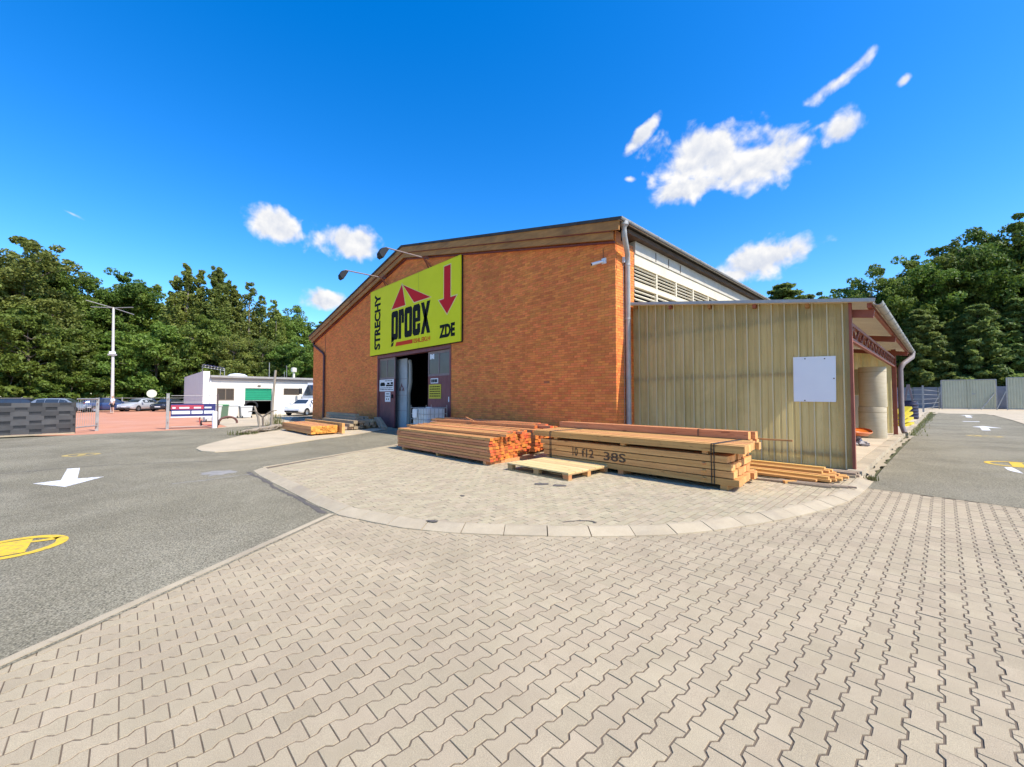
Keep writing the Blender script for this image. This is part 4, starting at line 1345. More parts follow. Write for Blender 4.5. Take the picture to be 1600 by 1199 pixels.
# stack 1: orange treated battens, red ends
t = thing('timber_stack', 'stack of orange treated battens with red-orange ends, left of the pallet', 'timber stack', (-9.2, 6.9, IZ), world=True)
b1 = beam_mesh('batten', 4.25, 0.097, 0.0585, [M_w1, M_w1e])
for bx_ in (-11.0, -9.2, -7.25):
    MB().box(bx_ - 0.05, bx_ + 0.05, 6.02, 7.6, IZ, 0.14).build('bearer', M_w2, t)
for r_ in range(8):
    for c in range(17):
        yy = 6.05 + c * 0.1015 + random.gauss(0, 0.003)
        x = -9.17 - (yy - 6.05) * 0.24 + random.gauss(0, 0.02)
        if r_ == 7 and c in (0,): x += 0.0
        put(t, b1, x, yy, 0.141 + r_ * 0.0683 + random.uniform(0, 0.002), random.gauss(0, 0.0015), 0, 0, 'batten')
for (c, x, rz) in ((3, -9.0, 0.012), (4, -9.4, 0.0), (5, -9.1, 0.006), (6, -9.35, 0.0), (7, -9.2, -0.006), (9, -9.6, 0.004), (10, -9.5, 0.0), (11, -9.3, 0.01), (12, -9.8, 0.0), (14, -9.75, 0.004), (15, -9.6, -0.004)):
    put(t, b1, x, 6.05 + c * 0.1015 + 0.02, 0.141 + 8 * 0.0683 + 0.004, rz, 0, 0, 'batten')
# stack 2 behind
t = thing('timber_stack', 'low stack of dull brown battens behind the red-ended stack, against the hall', 'timber stack', (-10.3, 8.8, IZ), world=True)
b1b = beam_mesh('batten_long', 5.1, 0.118, 0.076, [M_w1, M_w1e])
for bx_ in (-12.3, -10.3, -8.3):
    MB().box(bx_ - 0.05, bx_ + 0.05, 8.0, 9.6, IZ, 0.14).build('bearer', M_w2, t)
for r_ in range(7):
    for c in range(13):
        put(t, b1b, -10.1 - c * 0.05 + random.gauss(0, 0.05), 8.08 + c * 0.122, 0.141 + r_ * 0.0845, random.gauss(0, 0.002), 0, 0, 'batten')
for (c, x, rz) in ((2, -10.4, 0.02), (4, -10.0, 0), (6, -10.9, 0.01), (8, -10.6, 0.0), (10, -11.1, -0.01)):
    put(t, b1b, x, 8.08 + c * 0.122, 0.141 + 7 * 0.0845 + 0.004, rz, 0, 0, 'batten')
MB().beam((-11.1, 8.4, 0.93), (-10.35, 8.15, 0.84), 0.03, 0.03).build('loose_batten', M_w2, None, label='thin pale stick lying askew on the brown batten stack', cat='stick')

# stack 3: pale spruce beams with stencil and straps
t = thing('timber_stack', 'strapped stack of pale square spruce beams with black stencilled marks', 'timber stack', (-4.5, 8.0, IZ), world=True)
b3 = beam_mesh('spruce_beam', 4.15, 0.172, 0.106, [M_w2, M_w2e])
for bx_ in (-6.3, -4.5, -2.55):
    MB().box(bx_ - 0.06, bx_ + 0.06, 7.27, 8.75, IZ, 0.145).build('bearer', M_w2, t)
zc = [0.146, 0.271, 0.396, 0.521]
zc = [0.146, 0.268, 0.390, 0.512]
for r_, z in enumerate(zc):
    for c in range(8):
        yy = 7.34 + c * 0.182
        put(t, b3, -4.45 - c * 0.018 + random.gauss(0, 0.022) + (0.04 if r_ == 0 else 0) - 0.03 * r_, yy + (0 if c else random.uniform(-0.004, 0.004)), z, random.gauss(0, 0.0012), 0, 0, 'beam')
for bx_ in (-6.2, -4.45, -2.85):
    MB().box(bx_ - 0.05, bx_ + 0.05, 7.27, 8.7, 0.635, 0.683).build('spacer', M_w2, t)
b4 = beam_mesh('top_beam', 4.65, 0.125, 0.122, [M_w2, M_w2e])
for c in range(8):
    yy = 7.30 + c * 0.136
    put(t, b4, -4.58 + random.gauss(0, 0.07), yy, 0.684 + (0.0 if c == 0 else random.uniform(0, 0.012)), random.gauss(0, 0.0015), 0, 0, 'beam')
b5 = beam_mesh('long_beam', 4.5, 0.14, 0.135, [M_w1, M_w2e])
for (yy, z, x) in ((8.44, 0.684, -4.72), (8.60, 0.684, -4.66), (8.44, 0.824, -4.75), (8.60, 0.824, -4.68)):
    put(t, b5, x, yy, z, random.gauss(0, 0.002), 0, 0, 'beam')
put(t, beam_mesh('short_lath', 0.9, 0.05, 0.03, [M_w2, M_w2e]), -2.35, 8.75, 0.80, 0.08, 0, 0, 'lath')
for (x, zt_) in ((-2.69, 0.808), (-2.735, 0.808), (-6.31, 0.808), (-6.345, 0.808)):
    st_ = MB()
    st_.tube([(x, 7.235, zt_), (x, 7.232, 0.66), (x - 0.004, 7.247, 0.63), (x - 0.002, 7.246, 0.14)], 0.0085, 6)
    st_.tube([(x, 7.24, zt_ + 0.005), (x + 0.05, 7.8, zt_ + 0.006), (x + 0.1, 8.32, zt_ + 0.006)], 0.0085, 6)
    st_.build('strap', M_strap, t)
MB().tube([(-3.4, 8.345, 0.83), (-3.4, 8.345, 0.958), (-3.4, 8.65, 0.958)], 0.009, 6).build('strap', M_strap, t)
for k_ in range(3):
    MB().tube([(-2.86, 7.25, 0.21 + k_ * 0.125), (-2.86, 7.243, 0.235 + k_ * 0.125)], 0.03, 6).build('wedge', M_w2, t)


def stencil(s, x0, x1, z0, z1):
    me = text_mesh('stencil', s, 1.0, M_ink, 0.012, 0.002)
    fit_mesh(me, x0, x1, z0, z1)
    on_facade(me, 7.2475)
    link('stencil_mark', me, t)


stencil('10', -5.69, -5.55, 0.315, 0.50); stencil('f12', -5.44, -5.13, 0.315, 0.49); stencil('38S', -4.88, -4.37, 0.30, 0.475)

# loose boards beside the shed wall
t = thing('loose_boards', 'loose orange boards lying in a low heap beside the shed wall', 'boards', (-2.2, 9.6, IZ), world=True)
b6 = beam_mesh('board', 2.6, 0.11, 0.04, [M_w4, M_w2e])
for (yy, z, x, rz, ry) in ((9.05, 0.10, -2.9, -0.04, 0), (9.18, 0.10, -2.72, -0.03, 0), (9.32, 0.10, -2.66, -0.035, 0), (9.46, 0.10, -2.6, -0.02, 0), (9.6, 0.10, -2.62, -0.02, 0), (9.75, 0.10, -2.55, 0, 0), (9.9, 0.10, -2.6, 0.0, 0),
                           (9.24, 0.142, -2.75, -0.05, 0), (9.38, 0.142, -2.68, -0.02, 0), (9.54, 0.142, -2.7, -0.03, 0), (9.70, 0.142, -2.68, 0, 0), (9.86, 0.142, -2.75, -0.01, 0), (9.55, 0.184, -2.9, -0.03, 0), (9.7, 0.184, -2.82, -0.02, 0), (9.85, 0.184, -2.8, 0.0, 0), (9.78, 0.226, -2.9, -0.02, 0)):
    put(t, b6, x, yy, z, rz, 0, ry, 'board')
for x in (-3.6, -1.95):
    MB().box(x - 0.04, x + 0.04, 8.98, 9.98, IZ, 0.099).build('bearer', M_w2, t)
b7 = beam_mesh('grey_board', 1.2, 0.12, 0.04, [M_w3, M_w3])
t = thing('loose_boards', 'short brown boards at the foot of the shed post', 'boards', (-1.6, 10.4, IZ), world=True)
for (yy, z, x) in ((10.2, IZ + 0.002, -1.8), (10.36, IZ + 0.002, -1.76), (10.52, IZ + 0.002, -1.82), (10.28, IZ + 0.044, -1.8), (10.45, IZ + 0.044, -1.78)):
    put(t, b7, x, yy, z, random.gauss(0, 0.01), 0, 0, 'board')
b8 = beam_mesh('offcut', 0.22, 0.07, 0.045, [M_w4, M_w2e])
link('timber_offcut', b8, None, loc=(-1.95, 8.72, IZ + 0.001), rot=(0, 0, 0.9), label='short timber offcut lying before the loose orange boards', cat='offcut')
for k_ in range(4):
    MB().beam((-2.5 + 0.3 * k_ * 0.4, 8.62 + k_ * 0.07, IZ + 0.02), (-1.35 + 0.1 * k_, 8.72 + k_ * 0.09, IZ + 0.02), 0.035, 0.03).build('dark_lath', M_w3, None, label='thin dark lath lying on the pavers before the loose boards, %s of four' % ('first', 'second', 'third', 'fourth')[k_], cat='lath', group='dark laths')

# weathered stack and small orange stack at the left
t = thing('timber_stack', 'grey weathered timber stack against the hall wall left of the door', 'timber stack', (-21.5, 8.5, 0.03), world=True)
b9 = beam_mesh('old_beam', 4.2, 0.2, 0.13, [M_w3, M_w3])
for r_ in range(3):
    for c in range(11 - r_ * 2):
        put(t, b9, -21.6 - c * 0.09 + random.gauss(0, 0.12), 7.75 + c * 0.205 + r_ * 0.18, 0.07 + r_ * 0.134, random.gauss(0, 0.006), 0, 0, 'beam')
for (yy, z, x) in ((8.6, 0.475, -22.4), (8.95, 0.475, -22.8), (9.2, 0.475, -22.6), (8.8, 0.61, -22.9)):
    put(t, b9, x, yy, z, random.gauss(0, 0.02), 0, 0, 'beam')
for k_ in range(3):
    MB().beam((-19.55 + 0.1 * k_, 9.45 + 0.12 * k_, 0.05), (-20.3, 9.5 + 0.12 * k_, 0.55), 0.12, 0.04).build('leaning_board', M_w3, t)
for x in (-23, -20.4):
    MB().box(x - 0.05, x + 0.05, 7.7, 9.8, 0.03, 0.069).build('bearer', M_w3, t)
t = thing('timber_stack', 'low stack of bright orange battens on the far concrete island', 'timber stack', (-20, 6.2, 0.03), world=True)
b10 = beam_mesh('orange_batten', 4.1, 0.09, 0.06, [M_w1, mat('batten_end_orange', (0.62, 0.25, 0.04), (0.72, 0.33, 0.06), nscale=30, rough=0.8, rnd=0.3)])
for r_ in range(5):
    for c in range(12):
        put(t, b10, -19.75 - c * 0.02 + random.gauss(0, 0.02), 5.62 + c * 0.0945, 0.101 + r_ * 0.0625, random.gauss(0, 0.002), 0, 0, 'batten')
for x in (-21.2, -18.2):
    MB().box(x - 0.05, x + 0.05, 5.6, 6.8, 0.03, 0.10).build('bearer', M_w2, t)
b11 = beam_mesh('rim_beam', 4.9, 0.12, 0.14, [M_w2, M_w2e])
for r_ in range(3):
    put(t, b11, -20.1, 6.86 + 0.125 * 0, 0.07 + r_ * 0.143, 0.0, 0, 0, 'beam')

# pallet
t = thing('pallet', 'new pale wooden pallet lying between the timber stacks', 'pallet', (-5.65, 6.62, IZ), world=True)
px0, px1, py0, py1 = -6.42, -4.78, 5.96, 7.26
n = 6
for i in range(n):
    w = (py1 - py0) / n
    MB().box(px0, px1, py0 + i * w + 0.006, py0 + (i + 1) * w - 0.006, IZ + 0.126, IZ + 0.150 + random.uniform(0, 0.002)).build('deck_board', M_pallet, t)
for x in (px0, (px0 + px1) / 2 - 0.07, px1 - 0.14):
    MB().box(x, x + 0.14, py0, py1, IZ + 0.103, IZ + 0.125).build('cross_board', M_pallet_d, t)
    for yy in (py0 + 0.01, (py0 + py1) / 2 - 0.05, py1 - 0.11):
        MB().box(x + 0.002, x + 0.138, yy, yy + 0.1, IZ + 0.024, IZ + 0.102).build('block', M_pallet_d if x != px1 - 0.14 else M_w2, t)
for yy in (py0, (py0 + py1) / 2 - 0.06, py1 - 0.12):
    MB().box(px0, px1, yy, yy + 0.12, IZ + 0.001, IZ + 0.023).build('skid_board', M_pallet_d, t)

# ------------------------------------------------------------------ tank in a cage by the door
t = thing('tank_in_cage', 'white liquid tank in a steel cage beside the right door leaf', 'tank', (-14.95, 9.45, 0), world=True)
cx0, cx1, cy0, cy1 = -15.6, -14.4, 8.9, 9.9
tm = MB(); tm.prism([(cx0 + 0.1, cy0 + 0.05), (cx1 - 0.1, cy0 + 0.05), (cx1 - 0.05, cy0 + 0.1), (cx1 - 0.05, cy1 - 0.1), (cx1 - 0.1, cy1 - 0.05), (cx0 + 0.1, cy1 - 0.05), (cx0 + 0.05, cy1 - 0.1), (cx0 + 0.05, cy0 + 0.1)], lambda u, v, w_: (u, v, w_), 0.20, 1.12)
tm.build('tank', M_white_dirty, t)
MB().lathe([(0.14, 0), (0.14, 0.06), (0.11, 0.07)], (-15.0, 9.4, 1.121), 16).build('cap', M_white_dirty, t)
for z in (0.25, 0.47, 0.69, 0.91, 1.16):
    MB().tube([(cx0, cy0, z), (cx1, cy0, z), (cx1, cy1, z), (cx0, cy1, z), (cx0, cy0, z)], 0.012, 6).build('cage_bar', M_steel, t)
for i in range(7):
    x = cx0 + i * 0.2
    for yy in (cy0, cy1): MB().tube([(x, yy, 0.18), (x, yy, 1.28 if i in (0, 6) else 1.16)], 0.011, 6).build('cage_bar', M_steel, t)
for i in range(1, 5):
    yy = cy0 + i * 0.2
    for x in (cx0, cx1): MB().tube([(x, yy, 0.18), (x, yy, 1.16)], 0.011, 6).build('cage_bar', M_steel, t)
MB().box(cx0, cx1, cy0, cy1, 0.10, 0.178).build('base_frame', M_steel, t)
for x in (cx0, cx1 - 0.12):
    MB().box(x, x + 0.12, cy0, cy1, 0.005, 0.099).build('skid', M_steel, t)
MB().box(cx0 + 0.15, cx0 + 0.5, cy0 - 0.016, cy0 - 0.013, 0.75, 1.1).build('label_plate', M_whiteboard, t)
t = thing('hose_reel', 'small black hose reel with white fittings left of the caged tank', 'reel', (-16.2, 9.7, 0), world=True)
MB().tube([(-16.35, 9.7, 0.01), (-16.25, 9.7, 0.55), (-16.05, 9.7, 0.55), (-15.95, 9.7, 0.01)], 0.018, 6).build('stand', M_steel, t)
for k_ in range(3):
    r_ = 0.16 - 0.03 * k_
    MB().tube([(-16.15 + 0.04 * k_, 9.7 + r_ * math.cos(a), 0.55 + r_ * math.sin(a)) for a in [2 * math.pi * q / 16 for q in range(17)]], 0.018, 6).build('hose_coil', M_black_metal, t)
MB().tube([(-16.3, 9.62, 0.70), (-16.1, 9.6, 0.62), (-15.98, 9.6, 0.72)], 0.025, 8).build('fitting', M_white, t)

# ------------------------------------------------------------------ left: fence, gate, posts, banner
fence = thing('screen_fence', 'dark grey fence woven from plastic privacy strips at the left frame edge', 'fence', (-26, -3, 0), world=True)
M_strip = mat('dark_grey_privacy_strip', (0.05, 0.048, 0.048), (0.075, 0.072, 0.07), nscale=2, rough=0.55, rnd=0.28)
fa, fb = Vector((-25.9, -6.6)), Vector((-26.6, -1.5))
fd = (fb - fa); fl = fd.length; fd.normalize(); fn_ = Vector((fd.y, -fd.x))
if fn_.x < 0: fn_ = -fn_
FH = 1.36
nr = 7
M_strip_d = mat('recess_shade_strip', (0.018, 0.018, 0.02), (0.028, 0.028, 0.03), nscale=2, rough=0.5, rnd=0.2)  # near-black colour stands for the shade where the weave sits back
rh = (FH - 0.06) / nr
def strip_piece(s0, s1, z0, z1, off, m):
    p, q = fa + fd * max(0, s0) + fn_ * off, fa + fd * min(fl, s1) + fn_ * off
    mid = (p + q) / 2 + fn_ * 0.014
    mb = MB()
    mb.add([(p.x, p.y, z0), (mid.x, mid.y, z0), (q.x, q.y, z0), (p.x, p.y, z1), (mid.x, mid.y, z1), (q.x, q.y, z1)] + [(u.x - fn_.x * 0.01, u.y - fn_.y * 0.01, hh) for hh in (z0, z1) for u in (p, mid, q)],
           [(0, 1, 4, 3), (1, 2, 5, 4), (6, 9, 10, 7), (7, 10, 11, 8), (3, 4, 10, 9), (4, 5, 11, 10), (0, 6, 7, 1), (1, 7, 8, 2), (0, 3, 9, 6), (2, 8, 11, 5)])
    mb.build('privacy_strip', m, fence)
for r_ in range(nr):
    z0 = 0.06 + r_ * rh
    s_ = -(r_ % 2) * 0.42 - random.uniform(0, .05)
    while s_ < fl - 0.05:
        if s_ + 0.50 > 0.05: strip_piece(s_, s_ + 0.50, z0, z0 + rh + 0.004, 0.016 + 0.003 * (r_ % 2), M_strip)
        if s_ + 0.84 > 0.05 and s_ + 0.48 < fl - 0.03:
            strip_piece(s_ + 0.48, s_ + 0.86, z0 + rh * 0.35, z0 + rh + 0.01, -0.006, M_strip_d)
            strip_piece(s_ + 0.48, s_ + 0.86, z0 - 0.012, z0 + rh * 0.36, -0.002, M_strip)
        s_ += 0.84
for s in (0.05, 2.5, fl):
    p = fa + fd * s - fn_ * 0.05
    MB().box(p.x - 0.03, p.x + 0.03, p.y - 0.03, p.y + 0.03, 0, FH + 0.04).build('post', M_strip, fence)
s = 0.0
while s < fl:
    p = fa + fd * s - fn_ * 0.018
    MB().tube([(p.x, p.y, 0.03), (p.x, p.y, FH)], 0.005, 4).build('wire', M_steel, fence)
    s += 0.25
p, q = fa + fn_ * 0.1, fb + fn_ * 0.1
mb = MB(); mb.beam((p.x, p.y, 0.02), (q.x, q.y, 0.02), 0.12, 0.06); mb.build('base_kerb', M_kerb, fence)

t = thing('fence_panel', 'short steel railing panel between the grey fence and the gate post', 'fence', (-27.2, -1.1, 0), world=True)
for z in (1.52, 0.25): MB().tube([(-26.7, -1.45, z), (-27.9, -0.85, z)], 0.03, 8).build('rail', M_steel, t)
for k_ in range(9):
    x = -26.75 - k_ * 0.13; yy = -1.42 + k_ * 0.066
    MB().tube([(x, yy, 0.25), (x, yy, 1.52)], 0.006, 5).build('wire', M_steel, t)
for (x, yy, h, lb) in ((-28.0, -0.85, 1.55, 'left steel gate post of the red yard entrance'), (-27.0, 1.68, 1.78, 'right steel gate post of the red yard entrance')):
    t = thing('gate_post', lb, 'post', (x, yy, 0), world=True, group='yard gate posts')
    MB().box(x - 0.06, x + 0.06, yy - 0.06, yy + 0.06, -0.02, h).build('shaft', M_steel, t)
    MB().box(x - 0.07, x + 0.07, yy - 0.07, yy + 0.07, h, h + 0.02).build('cap', M_steel, t)
    for z in (0.3, h - 0.3): MB().box(x + 0.061, x + 0.10, yy - 0.02, yy + 0.02, z, z + 0.08).build('hinge', M_framegrey, t)
t = thing('banner', 'red white and blue printed banner on wire fence by the white building', 'banner', (-26.85, 2.6, 0), world=True)
ba, bb = Vector((-26.99, 1.80)), Vector((-26.72, 3.62))
def bp_(s, z, o=0.0): p = ba.lerp(bb, s); return (p.x + 0.02 + o, p.y, z)
mb = MB()
def bq(s0, s1, z0, z1, m, nm, o):
    b_ = MB(); vs = [bp_(s0, z0, o), bp_(s1, z0, o), bp_(s1, z1, o), bp_(s0, z1, o)]
    vs += [(x - 0.012, y, z) for x, y, z in vs]
    b_.add(vs, [(0, 1, 2, 3), (7, 6, 5, 4), (0, 4, 5, 1), (1, 5, 6, 2), (2, 6, 7, 3), (3, 7, 4, 0)])
    return b_.build(nm, m, t)
M_ban_r = mat('banner_red', (0.42, 0.05, 0.08), rough=0.5); M_ban_b = mat('banner_blue', (0.03, 0.03, 0.13), rough=0.5)
bq(0, 1, 0.62, 1.26, M_ban_b, 'cloth', 0); bq(0.0, 0.72, 0.98, 1.2, M_ban_r, 'print', 0.006)
for (s0, s1) in ((0.03, 0.1), (0.18, 0.4), (0.5, 0.66), (0.74, 0.9)): bq(s0, s1, 1.02, 1.1, M_white, 'print', 0.0125)
for (s0, s1) in ((0.02, 0.42), (0.45, 0.7), (0.73, 0.97)): bq(s0, s1, 0.74, 0.9, M_white, 'print', 0.0125)
bq(0, 1, 0.56, 0.619, M_white, 'hem', 0)
for z in (0.1, 1.34, 1.68): MB().tube([(-26.99, 1.8, z), (-26.72, 3.7, z)], 0.014, 6).build('fence_wire', M_steel, t)
MB().box(-26.76, -26.68, 3.66, 3.74, 0, 1.78).build('post', mat('brown_post', (0.10, 0.07, 0.065), rough=0.6), t)
MB().lathe([(0.11, 0.0), (0.11, 0.85), (0.09, 0.88)], (-26.2, 3.52, 0), 14).build('bollard', M_white, None, smooth=True, label='white round bollard at the end of the banner fence', cat='bollard')

# clutter in front of the white building
t = thing('hand_cart', 'red tubular hand cart lying beside the white bollard', 'cart', (-29.0, 3.5, 0), world=True)
M_cart = mat('cart_red', (0.40, 0.05, 0.03), rough=0.5)
for (yy) in (3.3, 3.9):
    MB().tube([(-28.2, yy, 0.06), (-29.6, yy, 0.06), (-29.9, yy, 0.3), (-29.7, yy, 0.62)], 0.03, 8).build('frame_tube', M_cart, t)
MB().tube([(-28.2, 3.3, 0.06), (-28.2, 3.9, 0.06)], 0.03, 8).build('frame_tube', M_cart, t)
for yy in (3.2, 4.0):
    MB().tube([(-28.6, yy + 0.16 * 0, 0.16), (-28.6, yy + 0.05, 0.16)], 0.16, 14).build('wheel', M_black_metal, t)
def bin_(name, c, sx_, sy_, h, m, label, cat, lid=None):
    t = thing(name, label, cat, (c[0], c[1], 0), world=True)
    b_ = MB(); b_.add([(c[0] + a * sx_ * k_, c[1] + d * sy_ * k_, z) for z, k_ in ((0.05, 0.85), (h, 1.0)) for a, d in ((-.5, -.5), (.5, -.5), (.5, .5), (-.5, .5))], [(3, 2, 1, 0), (4, 5, 6, 7), (0, 1, 5, 4), (1, 2, 6, 5), (2, 3, 7, 6), (3, 0, 4, 7)])
    b_.build('body', m, t)
    MB().box(c[0] - sx_ * .54, c[0] + sx_ * .54, c[1] - sy_ * .54, c[1] + sy_ * .54, h + 0.001, h + 0.07).build('lid', lid or m, t)
    for dy in (-.4, .4): MB().tube([(c[0] + sx_ * .5, c[1] + dy * sy_, 0.09), (c[0] + sx_ * .5, c[1] + dy * sy_ + 0.05, 0.09)], 0.085, 10).build('wheel', M_black_metal, t)
M_grey_pl = mat('grey_white_plastic', (0.50, 0.50, 0.48), (0.6, 0.6, 0.58), nscale=3, rough=0.6)
bin_('waste_bin', (-33.6, 4.35), 1.0, 0.95, 1.0, M_grey_pl, 'dirty white bin behind the banner', 'bin')
bin_('waste_bin', (-37.0, 5.4), 0.9, 0.7, 1.0, mat('bin_green_body', (0.10, 0.16, 0.10), rough=0.6), 'bin with a green lid by the white building', 'bin', mat('bin_green', (0.05, 0.28, 0.12), rough=0.5))
bin_('waste_bin', (-38.0, 6.1), 1.0, 0.85, 0.95, M_white_dirty, 'low white box container with a hose before the building window', 'bin')
bin_('waste_bin', (-37.6, 7.0), 1.0, 0.75, 0.85, M_white_dirty, 'white box container nearest the green shutter', 'bin')
MB().tube([(-37.5, 7.35 + 0.42 * math.cos(a), 0.92 + 0.36 * math.sin(a)) for a in [R(-20 + 220 * k_ / 16) for k_ in range(17)]], 0.06, 8).build('hose_arc', M_black_metal, None, label='thick black hose arching over the white box container', cat='hose')
MB().tube([(-29.4, 4.6 + 0.45 * math.cos(a), 0.10 + 0.34 * math.sin(a)) for a in [R(-8 + 196 * k_ / 16) for k_ in range(17)]], 0.06, 8).build('hose_arc', mat('brown_hose', (0.12, 0.05, 0.04), rough=0.6), None, label='brown hose looped on the ground right of the bollard', cat='hose')
MB().box(-42.9, -42.2, 7.1, 7.75, -0.01, 0.8).build('pallet_box', mat('cream_box', (0.55, 0.47, 0.38), rough=0.7), None, label='cream box against the white wall beside the green shutter', cat='box')

# white building
wbd = thing('white_building', 'low white flat roofed workshop with a half open green shutter', 'building', (-43.2, 9, 0), world=True)
M_ww = mat('white_render', (0.76, 0.72, 0.62), (0.80, 0.76, 0.66), nscale=1.5, rough=0.85, c3=(0.66, 0.63, 0.58), s3=0.8, f3=0.4)
WX = -43.2
def wbox(x0, x1, y0, y1, z0, z1, nm='wall', m=None): return MB().box(x0, x1, y0, y1, z0, z1).build(nm, m or M_ww, wbd)
YE = 24.0
wbox(WX - 14.6, WX, 4.94, 5.40, -0.02, 3.82, 'parapet_wall')
wbox(WX - 0.3, WX - 0.003, 5.401, 5.90, -0.02, 3.1); wbox(WX - 0.3, WX - 0.003, 5.901, 7.18, -0.02, 1.30); wbox(WX - 0.3, WX - 0.003, 5.901, 7.18, 2.38, 3.1)
wbox(WX - 0.3, WX - 0.003, 7.181, 7.99, -0.02, 3.1); wbox(WX - 0.3, WX - 0.003, 7.991, 10.12, 2.42, 3.1)
wbox(WX - 0.3, WX - 0.003, 10.121, 11.10, -0.02, 3.1); wbox(WX - 0.3, WX - 0.003, 11.101, 12.5, -0.02, 1.80); wbox(WX - 0.3, WX - 0.003, 11.101, 12.5, 2.45, 3.1); wbox(WX - 0.3, WX - 0.003, 12.501, YE, -0.02, 3.1)
wbox(WX - 14.6, WX - 14.3, 5.41, YE, -0.02, 3.1); wbox(WX - 14.29, WX - 0.31, YE - 0.3, YE, -0.02, 3.1)
wr = wbox(WX - 14.6, WX + 0.35, 5.41, YE, 3.30, 3.48, 'roof', mat('grey_roof_edge', (0.30, 0.28, 0.26), (0.36, 0.34, 0.31), rough=0.8))
wbox(WX - 14.6, WX + 0.10, 5.41, YE, 3.10, 3.299, 'soffit', mat('grey_soffit', (0.42, 0.40, 0.39), rough=0.8))
M_wfr = mat('brown_window_frame', (0.16, 0.12, 0.085), rough=0.6)
wf = MB()
wf.box(WX - 0.10, WX - 0.02, 5.905, 5.98, 1.305, 2.375); wf.box(WX - 0.10, WX - 0.02, 7.10, 7.175, 1.305, 2.375); wf.box(WX - 0.10, WX - 0.02, 5.981, 7.099, 1.305, 1.40); wf.box(WX - 0.10, WX - 0.02, 5.981, 7.099, 2.30, 2.375); wf.box(WX - 0.10, WX - 0.02, 6.5, 6.58, 1.401, 2.299)
wo = wf.build('window', M_wfr, wbd)
for (a, b_) in ((5.98, 6.5), (6.58, 7.10)): MB().box(WX - 0.07, WX - 0.055, a, b_, 1.40, 2.30).build('pane', glass('window_glass', (0.07, 0.06, 0.05)), wo)
wf = MB()
wf.box(WX - 0.10, WX - 0.02, 11.105, 11.16, 1.805, 2.445); wf.box(WX - 0.10, WX - 0.02, 12.44, 12.495, 1.805, 2.445); wf.box(WX - 0.10, WX - 0.02, 11.161, 12.439, 1.805, 1.87); wf.box(WX - 0.10, WX - 0.02, 11.161, 12.439, 2.38, 2.445)
wo = wf.build('window', M_wfr, wbd)
MB().box(WX - 0.07, WX - 0.055, 11.16, 12.44, 1.87, 2.38).build('pane', glass('window_glass', (0.07, 0.06, 0.05)), wo)
gs = MB().box(WX - 0.14, WX - 0.10, 8.0, 10.11, 1.32, 2.41).build('roller_shutter', mat('green_shutter', (0.01, 0.24, 0.12), (0.015, 0.29, 0.15), nscale=2, rough=0.5), wbd)
for k_ in range(5): MB().box(WX - 0.10, WX - 0.092, 8.0, 10.11, 1.36 + k_ * 0.21, 1.40 + k_ * 0.21).build('slat', mat('green_slat', (0.008, 0.17, 0.09), rough=0.5), gs)
MB().box(WX - 0.15, WX - 0.085, 8.0, 10.11, 1.27, 1.319).build('bottom_rail', M_steel, gs)
wbox(WX - 6, WX - 5.9, 6, 14, 0, 3.0, 'black_backing', M_black)
wbox(WX - 5.9, WX - 0.31, 5.5, 5.52, 0, 3.0, 'black_backing', M_black); wbox(WX - 5.9, WX - 0.31, 14, 14.02, 0, 3.0, 'black_backing', M_black)
MB().box(WX - 0.002, WX + 0.06, 8.95, 9.2, 2.58, 2.70).build('wall_lamp', M_soffit, wbd)
MB().tube([(WX + 0.05, 5.45, 3.25), (WX + 0.05, 5.45, 0.1)], 0.05, 8).build('downpipe', M_whiteboard, wbd)
for (yy, z1, r_) in ((10.1, 4.9, 0.03), (11.4, 4.1, 0.02), (11.6, 4.7, 0.02)):
    MB().tube([(WX - 1, yy, 3.4), (WX - 1, yy, z1)], r_, 6).build('antenna_rod', M_steel, wr)
MB().lathe([(0.12, 3.4), (0.09, 4.0), (0.09, 4.1), (0.25, 4.12), (0.25, 4.5), (0.05, 4.55)], (WX - 1.2, 12.3, 0), 14).build('chimney_cowl', mat('cowl_cream', (0.62, 0.58, 0.48), rough=0.7), wr)
MB().lathe([(0.9, 3.45), (0.85, 3.6), (0.6, 3.78), (0.2, 3.86), (0.0, 3.87)], (WX - 3, 7.9, 0), 20).build('roof_dome', M_white, wr, smooth=True)
rk = MB()
for s in range(2):
    rk.tube([(WX - 1.2, 4.5 + 0.5, 3.8), (WX - 1.2, 5.0, 4.35)], 0.04, 6)
rk.tube([(WX - 1.2, 5.0, 4.25), (WX - 1.2, 6.6, 4.0)], 0.04, 6); rk.tube([(WX - 1.2, 5.0, 4.4), (WX - 1.2, 6.6, 4.15)], 0.03, 6)
rk.tube([(WX - 1.2, 6.3, 3.45), (WX - 1.2, 6.3, 4.1)], 0.03, 6); rk.tube([(WX - 1.2, 6.6, 3.45), (WX - 1.2, 6.6, 4.15)], 0.03, 6)
rk.build('roof_rack', M_steel, wr)
for k_ in range(7):
    MB().box(WX - 1.5, WX - 0.9, 5.05 + k_ * 0.22, 5.2 + k_ * 0.22, 4.44 - k_ * 0.034, 4.47 - k_ * 0.034).build('rack_panel', M_ban_b, wr)

